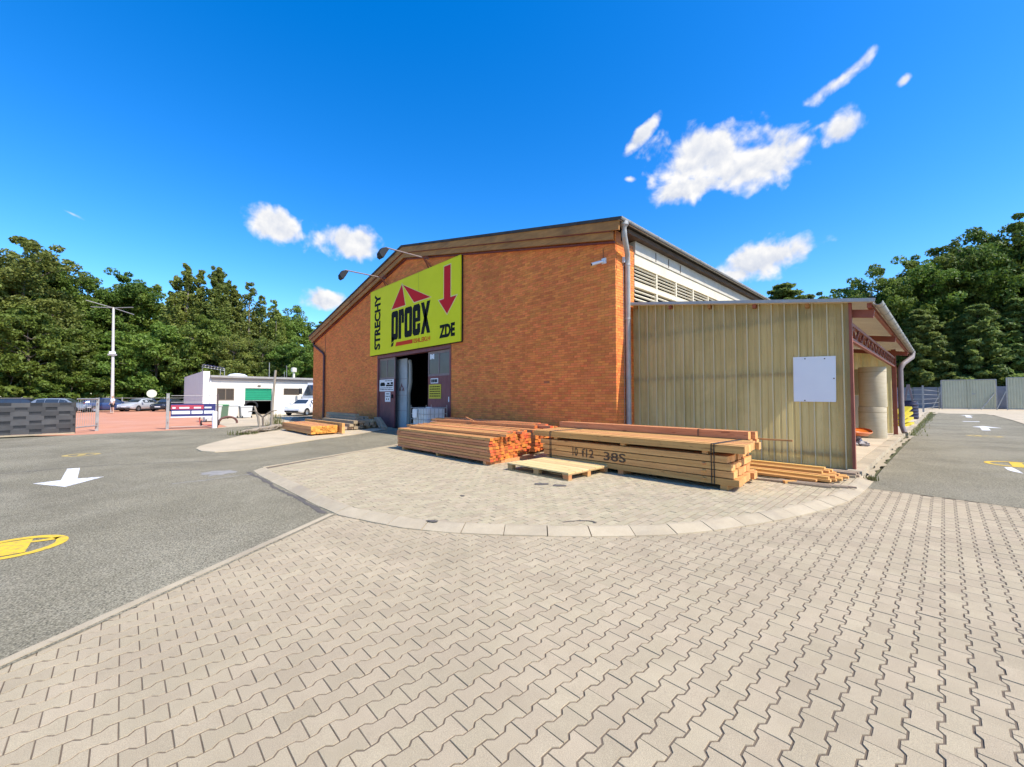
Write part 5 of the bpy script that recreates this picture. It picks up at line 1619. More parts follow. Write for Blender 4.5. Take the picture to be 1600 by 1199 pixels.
# ------------------------------------------------------------------ vehicles
M_tyre = mat('tyre_rubber', (0.018, 0.018, 0.019), rough=0.85)
M_rim = mat('alloy_rim', (0.35, 0.35, 0.36), rough=0.35, metal=0.8)
M_glassc = glass('car_glass', (0.03, 0.04, 0.05), 0.06)
M_trim = mat('black_trim', (0.02, 0.02, 0.022), rough=0.6)
M_tail = mat('tail_light_red', (0.35, 0.01, 0.01), rough=0.3)
M_head = glass('head_light', (0.5, 0.52, 0.55), 0.1)
STA = {
    'hatch': [(-2.12, .45, .85, .95, .78, .80, .66), (-2.05, .30, .95, 1.20, .86, .88, .70), (-1.75, .26, .98, 1.44, .88, .89, .66), (-1.0, .24, .97, 1.50, .89, .90, .66), (0.1, .24, .95, 1.50, .89, .90, .66),
              (.55, .24, .94, 1.40, .89, .90, .66), (1.12, .24, .94, 1.02, .89, .89, .74), (1.6, .25, .88, .93, .88, .87, .72), (2.0, .30, .74, .80, .84, .82, .66), (2.14, .40, .60, .66, .74, .72, .6)],
    'sedan': [(-2.2, .45, .80, .90, .78, .80, .66), (-2.12, .30, .92, 1.0, .86, .88, .74), (-1.55, .26, .95, 1.06, .88, .89, .74), (-1.0, .24, .95, 1.38, .89, .90, .64), (-0.3, .24, .94, 1.46, .89, .90, .64),
              (.45, .24, .93, 1.38, .89, .90, .64), (1.1, .24, .92, 1.0, .89, .89, .74), (1.65, .25, .86, .91, .88, .87, .72), (2.05, .30, .72, .78, .84, .82, .66), (2.2, .40, .60, .66, .74, .72, .6)],
    'van': [(-2.3, .45, 1.0, 1.3, .82, .84, .80), (-2.25, .30, 1.1, 1.85, .90, .92, .80), (-1.75, .28, 1.1, 1.95, .92, .93, .80), (-1.0, .26, 1.1, 1.97, .92, .93, .80), (0.1, .26, 1.1, 1.97, .92, .93, .80),
            (.9, .26, 1.1, 1.85, .92, .93, .78), (1.5, .26, 1.08, 1.2, .92, .92, .80), (1.95, .26, 1.0, 1.06, .9, .9, .76), (2.2, .32, .80, .86, .86, .84, .70), (2.3, .42, .62, .70, .78, .76, .66)],
}


def car(name, label, loc, rotz, paint, style='hatch', cat='car', group='cars parked on the red yard'):
    t = thing(name, label, cat, loc, rotz, group)
    S = STA[style]
    n = 9
    mb = MB(); vs = []
    for (x, zb_, zl, zr, wb_, wl, wr_) in S:
        half = [(wb_ * 0.9, zb_), (wb_, zb_ + 0.12), (wl, (zb_ + zl) / 2 + 0.05), (wl * 0.985, zl), (wr_, zr - 0.05), (wr_ * 0.86, zr)]
        ring_ = [(x, -y_, z_) for y_, z_ in half] + [(x, y_, z_) for y_, z_ in reversed(half)]
        vs += ring_
    m_ = 12
    fs = [(i * m_ + j, i * m_ + (j + 1) % m_, (i + 1) * m_ + (j + 1) % m_, (i + 1) * m_ + j) for i in range(len(S) - 1) for j in range(m_)]
    fs += [tuple(range(m_ - 1, -1, -1)), tuple((len(S) - 1) * m_ + j for j in range(m_))]
    mb.add(vs, fs)
    mb.build('body', paint, t, smooth=True)

    def gp(i, f_, side):   # point on the glasshouse side at station i, fraction f_ of belt..roof
        x, zb_, zl, zr, wb_, wl, wr_ = S[i]
        return Vector((x, side * (wl * 0.985 + (wr_ - wl * 0.985) * f_ + 0.008), zl + (zr - 0.05 - zl) * f_))
    for side in (-1, 1):
        for (i0, i1, k0, k1) in ((2, 3, .1, .98), (3, 4, .02, .97), (4, 5, .03, .98)):
            a0, a1 = gp(i0, .1, side), gp(i1, .1, side); b0, b1 = gp(i0, .9, side), gp(i1, .9, side)
            MB().add([a0.lerp(a1, k0), a0.lerp(a1, k1), b0.lerp(b1, k1), b0.lerp(b1, k0)], [(0, 1, 2, 3)]).build('side_window', M_glassc, t)
        a, b_, c = gp(5, .1, side), gp(6, .35, side), gp(5, .9, side)
        MB().add([a, a.lerp(b_, .8), c.lerp(b_, .3), c], [(0, 1, 2, 3)]).build('quarter_window', M_glassc, t)
        x, zb_, zl, zr, wb_, wl, wr_ = S[-2]
        MB().box(x - 0.05, x + 0.07, side * wl * 0.62 - 0.13, side * wl * 0.62 + 0.13, zl - 0.10, zl + 0.02).build('headlight', M_head, t)
        x, zb_, zl, zr, wb_, wl, wr_ = S[1]
        MB().box(x - 0.07, x + 0.05, side * wl * 0.80 - 0.09, side * wl * 0.80 + 0.09, zl - 0.1, zl + 0.08).build('tail_light', M_tail, t)
        MB().box(S[5][0] + 0.35, S[5][0] + 0.47, side * 0.98 - 0.08, side * 0.98 + 0.08, S[5][2] + 0.02, S[5][2] + 0.15).build('wing_mirror', paint, t)
        for xw in (-1.32, 1.33):
            w_ = MB()
            for (r_, o_) in ((0.32, 0),):
                pr = [(0.20, -0.09), (0.29, -0.10), (0.32, -0.06), (0.32, 0.06), (0.29, 0.10), (0.20, 0.09)]
                nn = 20
                w_.add([(xw + r2 * math.cos(2 * math.pi * j / nn), side * 0.83 + o2, 0.32 + r2 * math.sin(2 * math.pi * j / nn)) for r2, o2 in pr for j in range(nn)],
                       [(i * nn + j, i * nn + (j + 1) % nn, (i + 1) * nn + (j + 1) % nn, (i + 1) * nn + j) for i in range(5) for j in range(nn)])
            wo_ = w_.build('wheel', M_tyre, t, smooth=True)
            rm = MB(); nn = 20
            rm.add([(xw + 0.205 * math.cos(2 * math.pi * j / nn), side * 0.905, 0.32 + 0.205 * math.sin(2 * math.pi * j / nn)) for j in range(nn)] + [(xw, side * 0.875, 0.32)], [(j, (j + 1) % nn, nn) for j in range(nn)])
            rm.build('rim', M_rim, wo_)
            ar = MB(); ar.add([(xw + 0.37 * math.cos(a), side * 0.898, 0.32 + 0.37 * math.sin(a)) for a in [math.pi * k_ / 12 for k_ in range(13)]] + [(xw + 0.30 * math.cos(a), side * 0.899, 0.32 + 0.30 * math.sin(a)) for a in [math.pi * k_ / 12 for k_ in range(13)]], [(k_, k_ + 1, 13 + k_ + 1, 13 + k_) for k_ in range(12)])
            ar.build('wheel_arch', M_trim, t)
    # windscreen and rear window
    for (i0, i1, f0, f1, nm) in ((5, 6, 0.06, 0.93, 'windscreen'), (2, 1, 0.06, 0.9, 'rear_window')):
        x0, _, _, zr0, _, _, w0 = S[i0]; x1, _, _, zr1, _, _, w1 = S[i1]
        d = 0.014 if nm == 'windscreen' else -0.014
        p0 = Vector((x0, 0, zr0)); p1 = Vector((x1, 0, zr1))
        a = p0.lerp(p1, f0); b_ = p0.lerp(p1, f1); wa = (w0 + (w1 - w0) * f0) * 0.84; wb2 = (w0 + (w1 - w0) * f1) * 0.84
        MB().add([(a.x + d, -wa, a.z + 0.012), (a.x + d, wa, a.z + 0.012), (b_.x + d, wb2, b_.z + 0.012), (b_.x + d, -wb2, b_.z + 0.012)], [(0, 1, 2, 3)]).build(nm, M_glassc, t)
    x, zb_, zl, zr, wb_, wl, wr_ = S[-1]
    MB().box(x - 0.06, x + 0.02, -0.62, 0.62, zb_ - 0.08, zb_ + 0.07).build('grille', M_trim, t)
    MB().box(x + 0.0, x + 0.03, -0.26, 0.26, zb_ + 0.08, zb_ + 0.18).build('number_plate', M_white, t)
    x = S[0][0]
    MB().box(x - 0.03, x + 0.05, -0.75, 0.75, 0.34, 0.50).build('rear_bumper', M_trim, t)
    MB().box(-1.0, 1.0, -0.86, 0.86, 0.17, 0.24).build('underbody', M_trim, t)
    return t


def paint(name, c): return mat(name, c, rough=0.3, spec=0.6, coat=0.6)


P_bluegrey = paint('blue_grey_car_paint', (0.16, 0.19, 0.23))
P_white, P_grey, P_blk, P_silver, P_blue = paint('white_car_paint', (0.72, 0.72, 0.72)), paint('grey_car_paint', (0.10, 0.105, 0.12)), paint('black_car_paint', (0.02, 0.02, 0.025)), paint('silver_car_paint', (0.42, 0.43, 0.44)), paint('blue_car_paint', (0.02, 0.045, 0.13))
car('parked_car', 'white hatchback with open windows parked at the left corner of the hall', (-39.6, 12.15, 0.0), R(-52), P_white, 'hatch', group=None)
car('parked_car', 'dark grey car at the left frame edge behind the fence', (-68.6, -10.6, 0), R(60), P_grey, 'sedan')
car('parked_car', 'dark estate behind the left part of the dark fence', (-66.2, -7.4, 0), R(70), P_blk, 'hatch')
car('parked_car', 'blue grey estate behind the right part of the dark fence', (-63.6, -4.5, 0), R(66), P_bluegrey, 'hatch')
car('parked_car', 'dark blue car with white roof beside the lamp mast', (-64.5, -1.1, 0), R(105), P_blue, 'hatch')
car('parked_car', 'silver car facing the camera right of the lamp mast', (-64.8, 1.5, 0), R(-38), P_silver, 'sedan')
car('parked_car', 'black car nearest the white building on the red yard', (-62.8, 4.0, 0), R(-30), P_blk, 'sedan')
car('parked_car', 'blue car parked behind the silver car', (-68.6, 2.2, 0), R(10), P_blue, 'hatch')

# truck cab behind the white hatchback
t = thing('truck_cab', 'white truck cab with black mirrors behind the white hatchback', 'truck', (-41.6, 13.9, 0), R(-70))
mb = MB(); mb.add([(-1.0, -1.1, 0.9), (1.1, -1.1, 0.9), (1.1, 1.1, 0.9), (-1.0, 1.1, 0.9), (-1.0, -1.05, 3.0), (0.55, -1.05, 3.0), (0.55, 1.05, 3.0), (-1.0, 1.05, 3.0), (1.15, -1.1, 1.7), (1.15, 1.1, 1.7)],
                 [(3, 2, 1, 0), (4, 5, 6, 7), (0, 1, 8, 5, 4), (3, 7, 6, 9, 2), (1, 2, 9, 8), (8, 9, 6, 5), (0, 4, 7, 3)])
mb.build('cab', P_white, t)
MB().add([(1.155, -0.95, 1.78), (1.155, 0.95, 1.78), (0.66, 0.92, 2.78), (0.66, -0.92, 2.78)], [(0, 1, 2, 3)]).build('windscreen', M_glassc, t)
for s in (-1, 1):
    MB().add([(-0.3, s * 1.105, 1.75), (0.85, s * 1.105, 1.75), (0.5, s * 1.075, 2.7), (-0.3, s * 1.075, 2.7)], [(0, 1, 2, 3)]).build('side_window', M_glassc, t)
    MB().box(1.0, 1.2, s * 1.38 - 0.1, s * 1.38 + 0.1, 1.9, 2.45).build('wing_mirror', M_trim, t)
    MB().box(1.11, 1.17, s * 0.8 - 0.15, s * 0.8 + 0.15, 1.05, 1.25).build('headlight', M_head, t)
    MB().tube([(0.3, s * 0.8, 0.45), (0.3, s * 1.08, 0.45)], 0.45, 18).build('wheel', M_tyre, t)
MB().box(-3.2, 1.0, -0.45, 0.45, 0.62, 0.89).build('chassis', M_trim, t)
MB().box(-4.2, -1.15, -1.15, 1.15, 0.9, 1.25).build('flatbed', mat('flatbed_red', (0.40, 0.03, 0.05), rough=0.5), t)
for s in (-1, 1): MB().tube([(-2.9, s * 0.8, 0.45), (-2.9, s * 1.08, 0.45)], 0.45, 18).build('wheel', M_tyre, t)

# lamp mast
t = thing('lamp_mast', 'tall pale lamp mast with four thin arms in the red yard', 'lamp mast', (-59.7, -0.75, 0), world=True)
MB().tube([(-59.7, -0.72, -0.02), (-59.7, -0.8, 6.0), (-59.7, -0.88, 11.0)], [0.15, 0.125, 0.10], 10).build('pole', mat('pale_pole', (0.55, 0.52, 0.47), rough=0.6), t, smooth=True)
for (dx_, dy_, dz_) in ((0.9, -2.0, 0.35), (-1.2, -1.7, 0.05), (1.2, 1.5, 0.1), (-0.9, 1.6, -0.35)):
    MB().tube([(-59.7, -0.88, 10.95), (-59.7 + dx_, -0.88 + dy_, 10.95 + dz_)], 0.04, 6).build('arm', M_steel, t)
MB().box(-59.95, -59.45, -1.2, -0.5, 5.95, 6.1).build('platform', M_steel, t)
MB().box(-59.6, -59.4, -1.1, -0.6, 6.1, 6.35).build('control_box', M_white, t)
t = thing('round_sign', 'round cream sign on a thin post behind the silver car', 'sign', (-66.5, 2.9, 0), world=True)
MB().tube([(-66.5, 2.6, -0.02), (-66.5, 2.6, 2.1)], 0.03, 6).build('post', M_steel, t)
nn = 20
MB().add([(-66.45 + o, 2.6 + 0.48 * math.cos(2 * math.pi * j / nn), 2.05 + 0.48 * math.sin(2 * math.pi * j / nn)) for o in (0, 0.03) for j in range(nn)], [tuple(range(nn)), tuple(range(2 * nn - 1, nn - 1, -1))] + [(j, (j + 1) % nn, nn + (j + 1) % nn, nn + j) for j in range(nn)]).build('disc', mat('cream_disc', (0.68, 0.62, 0.45), rough=0.5), t)
t = thing('wire_fence', 'low wire fence along the far edge of the red yard', 'fence', (-70, -2, 0), world=True)
for k_ in range(12):
    MB().box(-70.04, -69.96, -14 + k_ * 2 - 0.04, -14 + k_ * 2 + 0.04, -0.05, 1.6).build('post', M_steel, t)
for z in (0.3, 0.7, 1.1, 1.5): MB().tube([(-70, -14, z), (-70, 8, z)], 0.02, 5).build('rail', M_steel, t)


# person standing by the mast
def skin_body(name, verts, edges, radii, m, parent):
    me = bpy.data.meshes.new(name)
    me.from_pydata(verts, edges, [])
    o = bpy.data.objects.new(name, me); COL.objects.link(o)
    o.modifiers.new('s', 'SKIN'); sb = o.modifiers.new('u', 'SUBSURF'); sb.levels = 2; sb.render_levels = 2
    for v, r_ in zip(me.skin_vertices[0].data, radii): v.radius = (r_, r_) if not isinstance(r_, tuple) else r_
    me.skin_vertices[0].data[0].use_root = True
    dg = bpy.context.evaluated_depsgraph_get()
    m2 = bpy.data.meshes.new_from_object(o.evaluated_get(dg))
    bpy.data.objects.remove(o)
    m2.materials.clear(); m2.materials.append(m)
    m2.polygons.foreach_set('use_smooth', [True] * len(m2.polygons))
    return link(name, m2, parent)


t = thing('person', 'person in white shirt and dark shorts standing by the lamp mast', 'person', (-56.3, -0.66, 0), R(-60))
M_skin = mat('skin', (0.50, 0.30, 0.20), rough=0.6)
V = [(0, 0, 0.95), (0, 0, 1.15), (0.01, 0, 1.36), (0.0, 0, 1.48), (0.01, 0, 1.56), (0.02, 0, 1.66), (0.01, 0, 1.73),
     (0, 0.18, 1.40), (0.02, 0.24, 1.14), (0.10, 0.25, 0.92), (0.12, 0.25, 0.83), (0, -0.18, 1.40), (0.02, -0.25, 1.14), (0.12, -0.25, 0.93), (0.15, -0.25, 0.84),
     (0, 0.10, 0.88), (0.02, 0.12, 0.50), (-0.02, 0.13, 0.10), (0.14, 0.14, 0.035), (0, -0.10, 0.88), (0.0, -0.12, 0.50), (-0.04, -0.13, 0.10), (0.12, -0.14, 0.035)]
Ed = [(0, 1), (1, 2), (2, 3), (3, 4), (4, 5), (5, 6), (2, 7), (7, 8), (8, 9), (9, 10), (2, 11), (11, 12), (12, 13), (13, 14), (0, 15), (15, 16), (16, 17), (17, 18), (0, 19), (19, 20), (20, 21), (21, 22)]
Ra = [.13, .13, .14, .06, .075, .095, .06, .06, .045, .035, .035, .06, .045, .035, .035, .09, .06, .045, .04, .09, .06, .045, .04]
skin_body('body', V, Ed, Ra, M_skin, t)
skin_body('shirt', [(0, 0, 0.98), (0, 0, 1.15), (0.01, 0, 1.37), (0.0, 0, 1.46), (0, 0.19, 1.39), (0.015, 0.225, 1.2), (0, -0.19, 1.39), (0.015, -0.235, 1.2)], [(0, 1), (1, 2), (2, 3), (2, 4), (4, 5), (2, 6), (6, 7)], [.165, .16, .17, .075, .085, .07, .085, .07], mat('white_shirt', (0.75, 0.74, 0.72), rough=0.85), t)
skin_body('shorts', [(0, 0, 0.98), (0, 0.10, 0.88), (0.02, 0.12, 0.58), (0, -0.10, 0.88), (0.0, -0.12, 0.58)], [(0, 1), (1, 2), (0, 3), (3, 4)], [.16, .115, .095, .115, .095], mat('dark_shorts', (0.03, 0.03, 0.04), rough=0.85), t)
skin_body('hair', [(0.0, 0, 1.66), (-0.01, 0, 1.74)], [(0, 1)], [.095, .075], mat('dark_hair', (0.04, 0.025, 0.015), rough=0.7), t)

# ------------------------------------------------------------------ log, stakes and weeds on the far island
t = thing('fallen_log', 'rough fallen log with a forked branch on the far island edge', 'log', (-22, 4.8, 0.1), world=True)
a0, b0 = Vector((-20.3, 3.6, 0.08)), Vector((-23.4, 5.85, 0.12))
lr_ = random.Random(5)
pts_ = [a0.lerp(b0, k_ / 14) + Vector((lr_.gauss(0, 0.05), lr_.gauss(0, 0.05), lr_.uniform(0, 0.06))) for k_ in range(15)]
MB().tube(pts_, [0.03] + [0.07 + 0.05 * math.sin(k_ / 14 * 2.6) + lr_.uniform(-0.02, 0.025) for k_ in range(1, 15)], 9).build('trunk', M_bark_pale, t, smooth=True)
for k_ in range(26):
    c0 = a0.lerp(b0, lr_.random()) + Vector((lr_.gauss(0, 0.14), lr_.gauss(0, 0.14), 0)); an = lr_.uniform(-0.9, 0.5) + 2.5
    ll = lr_.uniform(0.25, 0.8)
    MB().tube([(c0.x, c0.y, 0.05 + lr_.uniform(0, 0.1)), (c0.x + ll * 0.5 * math.cos(an), c0.y + ll * 0.5 * math.sin(an), 0.1 + lr_.uniform(0, 0.1)), (c0.x + ll * math.cos(an), c0.y + ll * math.sin(an), 0.06 + lr_.uniform(0, 0.12))], [0.022, 0.018, 0.008], 5).build('twig', M_bark if k_ % 2 else M_bark_pale, t)
MB().tube([(-22.4, 4.9, 0.2), (-22.5, 4.9, 0.65), (-22.7, 4.6, 0.95), (-22.8, 4.35, 0.9)], [0.05, 0.045, 0.035, 0.02], 7).build('branch', M_bark, t, smooth=True)
MB().tube([(-22.5, 4.9, 0.65), (-22.4, 5.2, 0.9), (-22.4, 5.5, 0.98)], [0.045, 0.035, 0.02], 7).build('branch', M_bark, t, smooth=True)
for k_, (x, yy, z1, lx, r_) in enumerate(((-23.75, 5.05, 1.15, -0.25, 0.06), (-23.9, 5.6, 3.0, 0.15, 0.07))):
    MB().tube([(x, yy, 0), (x + 0.02, yy + lx * 0.3, z1 * 0.5), (x, yy + lx, z1)], [r_, r_ * 0.9, r_ * 0.8], 8).build('wooden_stake', M_bark_pale, None, smooth=True, label=('short leaning wooden stake by the fallen log', 'tall wooden stake standing by the fallen log')[k_], cat='stake')


def tuft(mb, c, n, h, spread, seed, lean=0.4, w=0.02):
    r_ = random.Random(seed)
    for i in range(n):
        a = r_.uniform(0, 6.283); d = r_.uniform(0, spread)
        x, y = c[0] + d * math.cos(a), c[1] + d * math.sin(a)
        hh = h * r_.uniform(0.4, 1.0); b_ = r_.uniform(0, 6.283); ln_ = lean * hh * r_.random()
        tx, ty = math.cos(b_), math.sin(b_)
        z0 = c[2]
        ww = w * r_.uniform(0.6, 1.3)
        mb.add([(x - ty * ww, y + tx * ww, z0), (x + ty * ww, y - tx * ww, z0), (x + tx * ln_ * .5 + ty * ww * .7, y + ty * ln_ * .5 - tx * ww * .7, z0 + hh * .6), (x + tx * ln_ * .5 - ty * ww * .7, y + ty * ln_ * .5 + tx * ww * .7, z0 + hh * .6), (x + tx * ln_, y + ty * ln_, z0 + hh)],
               [(0, 1, 2, 3), (3, 2, 4)], 0, r_.random() * 0.99 + 0.01)


for k_, (c, n, h, sp, lb) in enumerate((((-24.3, 5.85, 0.03), 90, 1.0, 0.45, 'tall dry weeds behind the log end'), ((-20.6, 3.75, 0.03), 220, 0.22, 0.6, 'low weeds round the near tip of the log'), ((-24.0, 6.3, 0.03), 300, 0.3, 0.8, 'green weeds between the log and the orange batten stack'), ((-1.0, 10.4, 0.02), 70, 0.11, 0.12, 'small grass tuft at the foot of the shed corner'))):
    mb = MB(); tuft(mb, c, n, h, sp, 40 + k_, w=0.010 if h < .35 else 0.014)
    mb.build('weed_clump', M_grass, None, label=lb, cat='weeds')
mb = MB()
for k_ in range(44):
    yy = 24 + k_ * 0.85
    tuft(mb, (-0.95 + random.uniform(-.1, .1), yy, 0.0), 18, 0.14, 0.35, 200 + k_, w=0.014)
mb.build('verge_grass', M_grass, None, label='sparse grass growing along the road side of the verge kerb', cat='grass', kind='stuff')
sl_ = ribbon(wander((-1.07, 10.75), (-1.03, 23.8), 60, 0.02, 77), 0.16, 0.0078, mat('loose_sand', (0.42, 0.34, 0.22), (0.30, 0.25, 0.17), nscale=9, rough=1.0), 'loose sand gathered along the foot of the shed platform', 'sand_line', 'sand')

# ------------------------------------------------------------------ right background: drums, fence, gates
t = thing('plastic_drum', 'dark blue ribbed drum standing behind the shed', 'drum', (-1.62, 41.5, 0.03), world=True)
pr = [(0.44, 0.0), (0.46, 0.06)]
for k_ in range(5): pr += [(0.46, 0.12 + k_ * 0.22), (0.48, 0.16 + k_ * 0.22), (0.46, 0.20 + k_ * 0.22)]
pr += [(0.45, 1.25), (0.40, 1.30)]
MB().lathe(pr, (-1.75, 41.5, 0.03), 20).build('body', mat('dark_blue_plastic', (0.025, 0.022, 0.05), rough=0.45), t, smooth=True)
MB().lathe([(0.44, 1.331), (0.44, 1.36)], (-1.75, 41.5, 0), 20).build('lid', M_trim, t)
t = thing('yellow_chute', 'stack of yellow plastic chutes leaning behind the shed downpipe', 'chute', (-1.6, 31.5, 0.03), world=True)
for k_ in range(4):
    mb = MB(); z0 = 0.25 + k_ * 0.22
    mb.beam((-1.75, 30.6 + k_ * 0.12, 0.06 + k_ * 0.2), (-1.45, 32.6 - k_ * 0.35, 0.14 + k_ * 0.3), 0.5, 0.12)
    mb.build('chute_segment', mat('yellow_plastic', (0.60, 0.46, 0.01), rough=0.45), t)
t = thing('trestle', 'wooden A-shaped trestle on the concrete behind the drum', 'trestle', (-1.9, 44.5, 0.03), world=True)
for (a, b_) in (((-2.3, 44.4, 0.03), (-1.95, 44.5, 2.6)), ((-1.5, 44.4, 0.03), (-1.9, 44.5, 2.6))):
    MB().beam(a, b_, 0.12, 0.12).build('leg', M_framegrey, t)
MB().beam((-2.15, 44.42, 1.1), (-1.68, 44.42, 1.1), 0.08).build('crossbar', M_framegrey, t)
car('parked_van', 'dark van with pale roof parked behind the hall', (-3.6, 47.5, 0.03), R(-70), P_blk, 'van', 'van', None)
t = thing('mesh_fence', 'grey wire mesh fence with a corner post left of the far gates', 'fence', (-3, 64, 0), world=True)
for (x, yy, h) in ((-1.55, 61.5, 2.85), (-4.2, 66, 2.4), (-0.5, 80.5, 2.8)):
    MB().box(x - 0.07, x + 0.07, yy - 0.07, yy + 0.07, -0.05, h).build('post', M_steel, t)
for z in (0.4, 0.9, 1.4, 1.9, 2.4):
    MB().tube([(-1.55, 61.5, z), (-4.2, 66, z)], 0.02, 5).build('rail', M_steel, t)
    MB().tube([(-1.55, 61.5, z), (-0.5, 80.5, z)], 0.02, 5).build('rail', M_steel, t)
t = thing('panel_wall', 'blue grey boundary panels behind the far gates', 'fence', (5, 88, 0), world=True)
M_bpan = mat('blue_grey_panel', (0.19, 0.20, 0.225), (0.24, 0.25, 0.275), nscale=1.2, rough=0.75, rnd=0.06)
for k_ in range(16):
    MB().box(-24 + k_ * 2.6, -21.45 + k_ * 2.6, 86.5, 86.6, -0.05, 3.1).build('wall_panel', M_bpan, t)
M_gate = mat('sage_green_metal_sheet', (0.42, 0.40, 0.27), (0.47, 0.45, 0.305), nscale=1.5, rough=0.5)
def gate(x0, x1, y0, y1, h, label, brace=True):
    t = thing('sheet_gate', label, 'gate', ((x0 + x1) / 2, (y0 + y1) / 2, 0), world=True, group='big sheet metal gates')
    a, b_ = Vector((x0, y0)), Vector((x1, y1)); d = (b_ - a); L = d.length; d.normalize()
    n_ = int(L / 0.25)
    for k_ in range(n_):
        p = a + d * (k_ * L / n_ + 0.005); q = a + d * ((k_ + 1) * L / n_ - 0.005)
        m_ = (p + q) / 2 + Vector((d.y, -d.x)) * 0.04
        mb = MB(); mb.prism([(p.x, p.y), (m_.x, m_.y), (q.x, q.y), (q.x, q.y + 0.03), (p.x, p.y + 0.03)], lambda u, v, w_: (u, v, w_), 0.18, h - 0.05)
        mb.build('sheet_rib', M_gate, t)
    for s in (0, 0.5, 1.0):
        p = a.lerp(b_, s)
        MB().box(p.x - 0.06, p.x + 0.06, p.y - 0.10, p.y - 0.05, 0.0, h).build('frame_post', M_steel if s != 0.5 else M_gate, t)
    mb = MB(); mb.beam((a.x, a.y - 0.02, h), (b_.x, b_.y - 0.02, h), 0.14, 0.1); mb.build('top_rail', M_steel, t)
    mb = MB(); mb.beam((a.x, a.y - 0.02, 0.12), (b_.x, b_.y - 0.02, 0.12), 0.1, 0.1); mb.build('bottom_rail', M_steel, t)
    if brace:
        MB().beam((x0 + (x1 - x0) * 0.72, y0 + (y1 - y0) * 0.72 - 0.6, 0.05), (x0 + (x1 - x0) * 0.97, y1 - 0.12, h * 0.55), 0.09).build('brace', M_steel, t)
        MB().beam((x0 - 0.9, y0 - 0.3, 0.05), (x0 - 0.08, y0 - 0.05, h * 0.58), 0.09).build('brace', M_steel, t)
    MB().box((x0 * .4 + x1 * .6) - 0.15, (x0 * .4 + x1 * .6) + 0.15, (y0 * .4 + y1 * .6) - 0.12, (y0 * .4 + y1 * .6) - 0.05, 1.95, 2.1).build('handle', M_steel, t)
gate(-0.25, 4.6, 80.0, 81.0, 3.88, 'large sage green sheet metal gate, left of the two far gates')
gate(5.45, 10.6, 80.8, 82.0, 4.05, 'large sage green sheet metal gate at the right frame edge')

# ------------------------------------------------------------------ trees
def leaf_cloud(centers, radii, per, size, flat=0.6, seed=0, elong=1.0, up=0.5):
    r_ = np.random.default_rng(seed)
    C = np.repeat(np.array(centers), per, axis=0); Rr = np.repeat(np.array(radii), per)
    n = len(C)
    d = r_.normal(size=(n, 3)); d /= np.linalg.norm(d, axis=1)[:, None]
    rad = Rr * np.cbrt(r_.uniform(0.25, 1.0, n))
    P_ = C + d * rad[:, None] * np.array([1, 1, flat])
    nrm = d * 0.6 + r_.normal(size=(n, 3)) * 0.6 + np.array([0, 0, up]); nrm /= np.linalg.norm(nrm, axis=1)[:, None]
    a = np.cross(nrm, r_.normal(size=(n, 3))); a /= np.linalg.norm(a, axis=1)[:, None] + 1e-9
    b_ = np.cross(nrm, a)
    s = size * r_.uniform(0.6, 1.3, n)[:, None]
    v0 = P_ - a * s * elong; v1 = P_ - b_ * s * 0.55; v2 = P_ + a * s * elong; v3 = P_ + b_ * s * 0.55
    bend = nrm * s * 0.25
    V_ = np.stack([v0 - bend, v1, v2 - bend, v3], 1).reshape(-1, 3)
    F_ = np.arange(n * 4).reshape(-1, 4)
    rv = np.repeat(np.clip(np.repeat(r_.uniform(0, 1, len(centers)), per) * 0.6 + r_.uniform(0, 0.4, n), 0, 1), 4)
    return V_, F_, rv


def np_mesh(name, V_, F_, rv, m):
    me = bpy.data.meshes.new(name)
    me.vertices.add(len(V_)); me.vertices.foreach_set('co', V_.astype(np.float32).ravel())
    nf, k_ = F_.shape
    me.loops.add(nf * k_); me.loops.foreach_set('vertex_index', F_.astype(np.int32).ravel())
    me.polygons.add(nf); me.polygons.foreach_set('loop_start', np.arange(0, nf * k_, k_, dtype=np.int32))
    me.update(calc_edges=True)
    a = me.attributes.new('rnd', 'FLOAT', 'POINT'); a.data.foreach_set('value', rv.astype(np.float32))
    me.materials.append(m)
    me.validate()
    return me


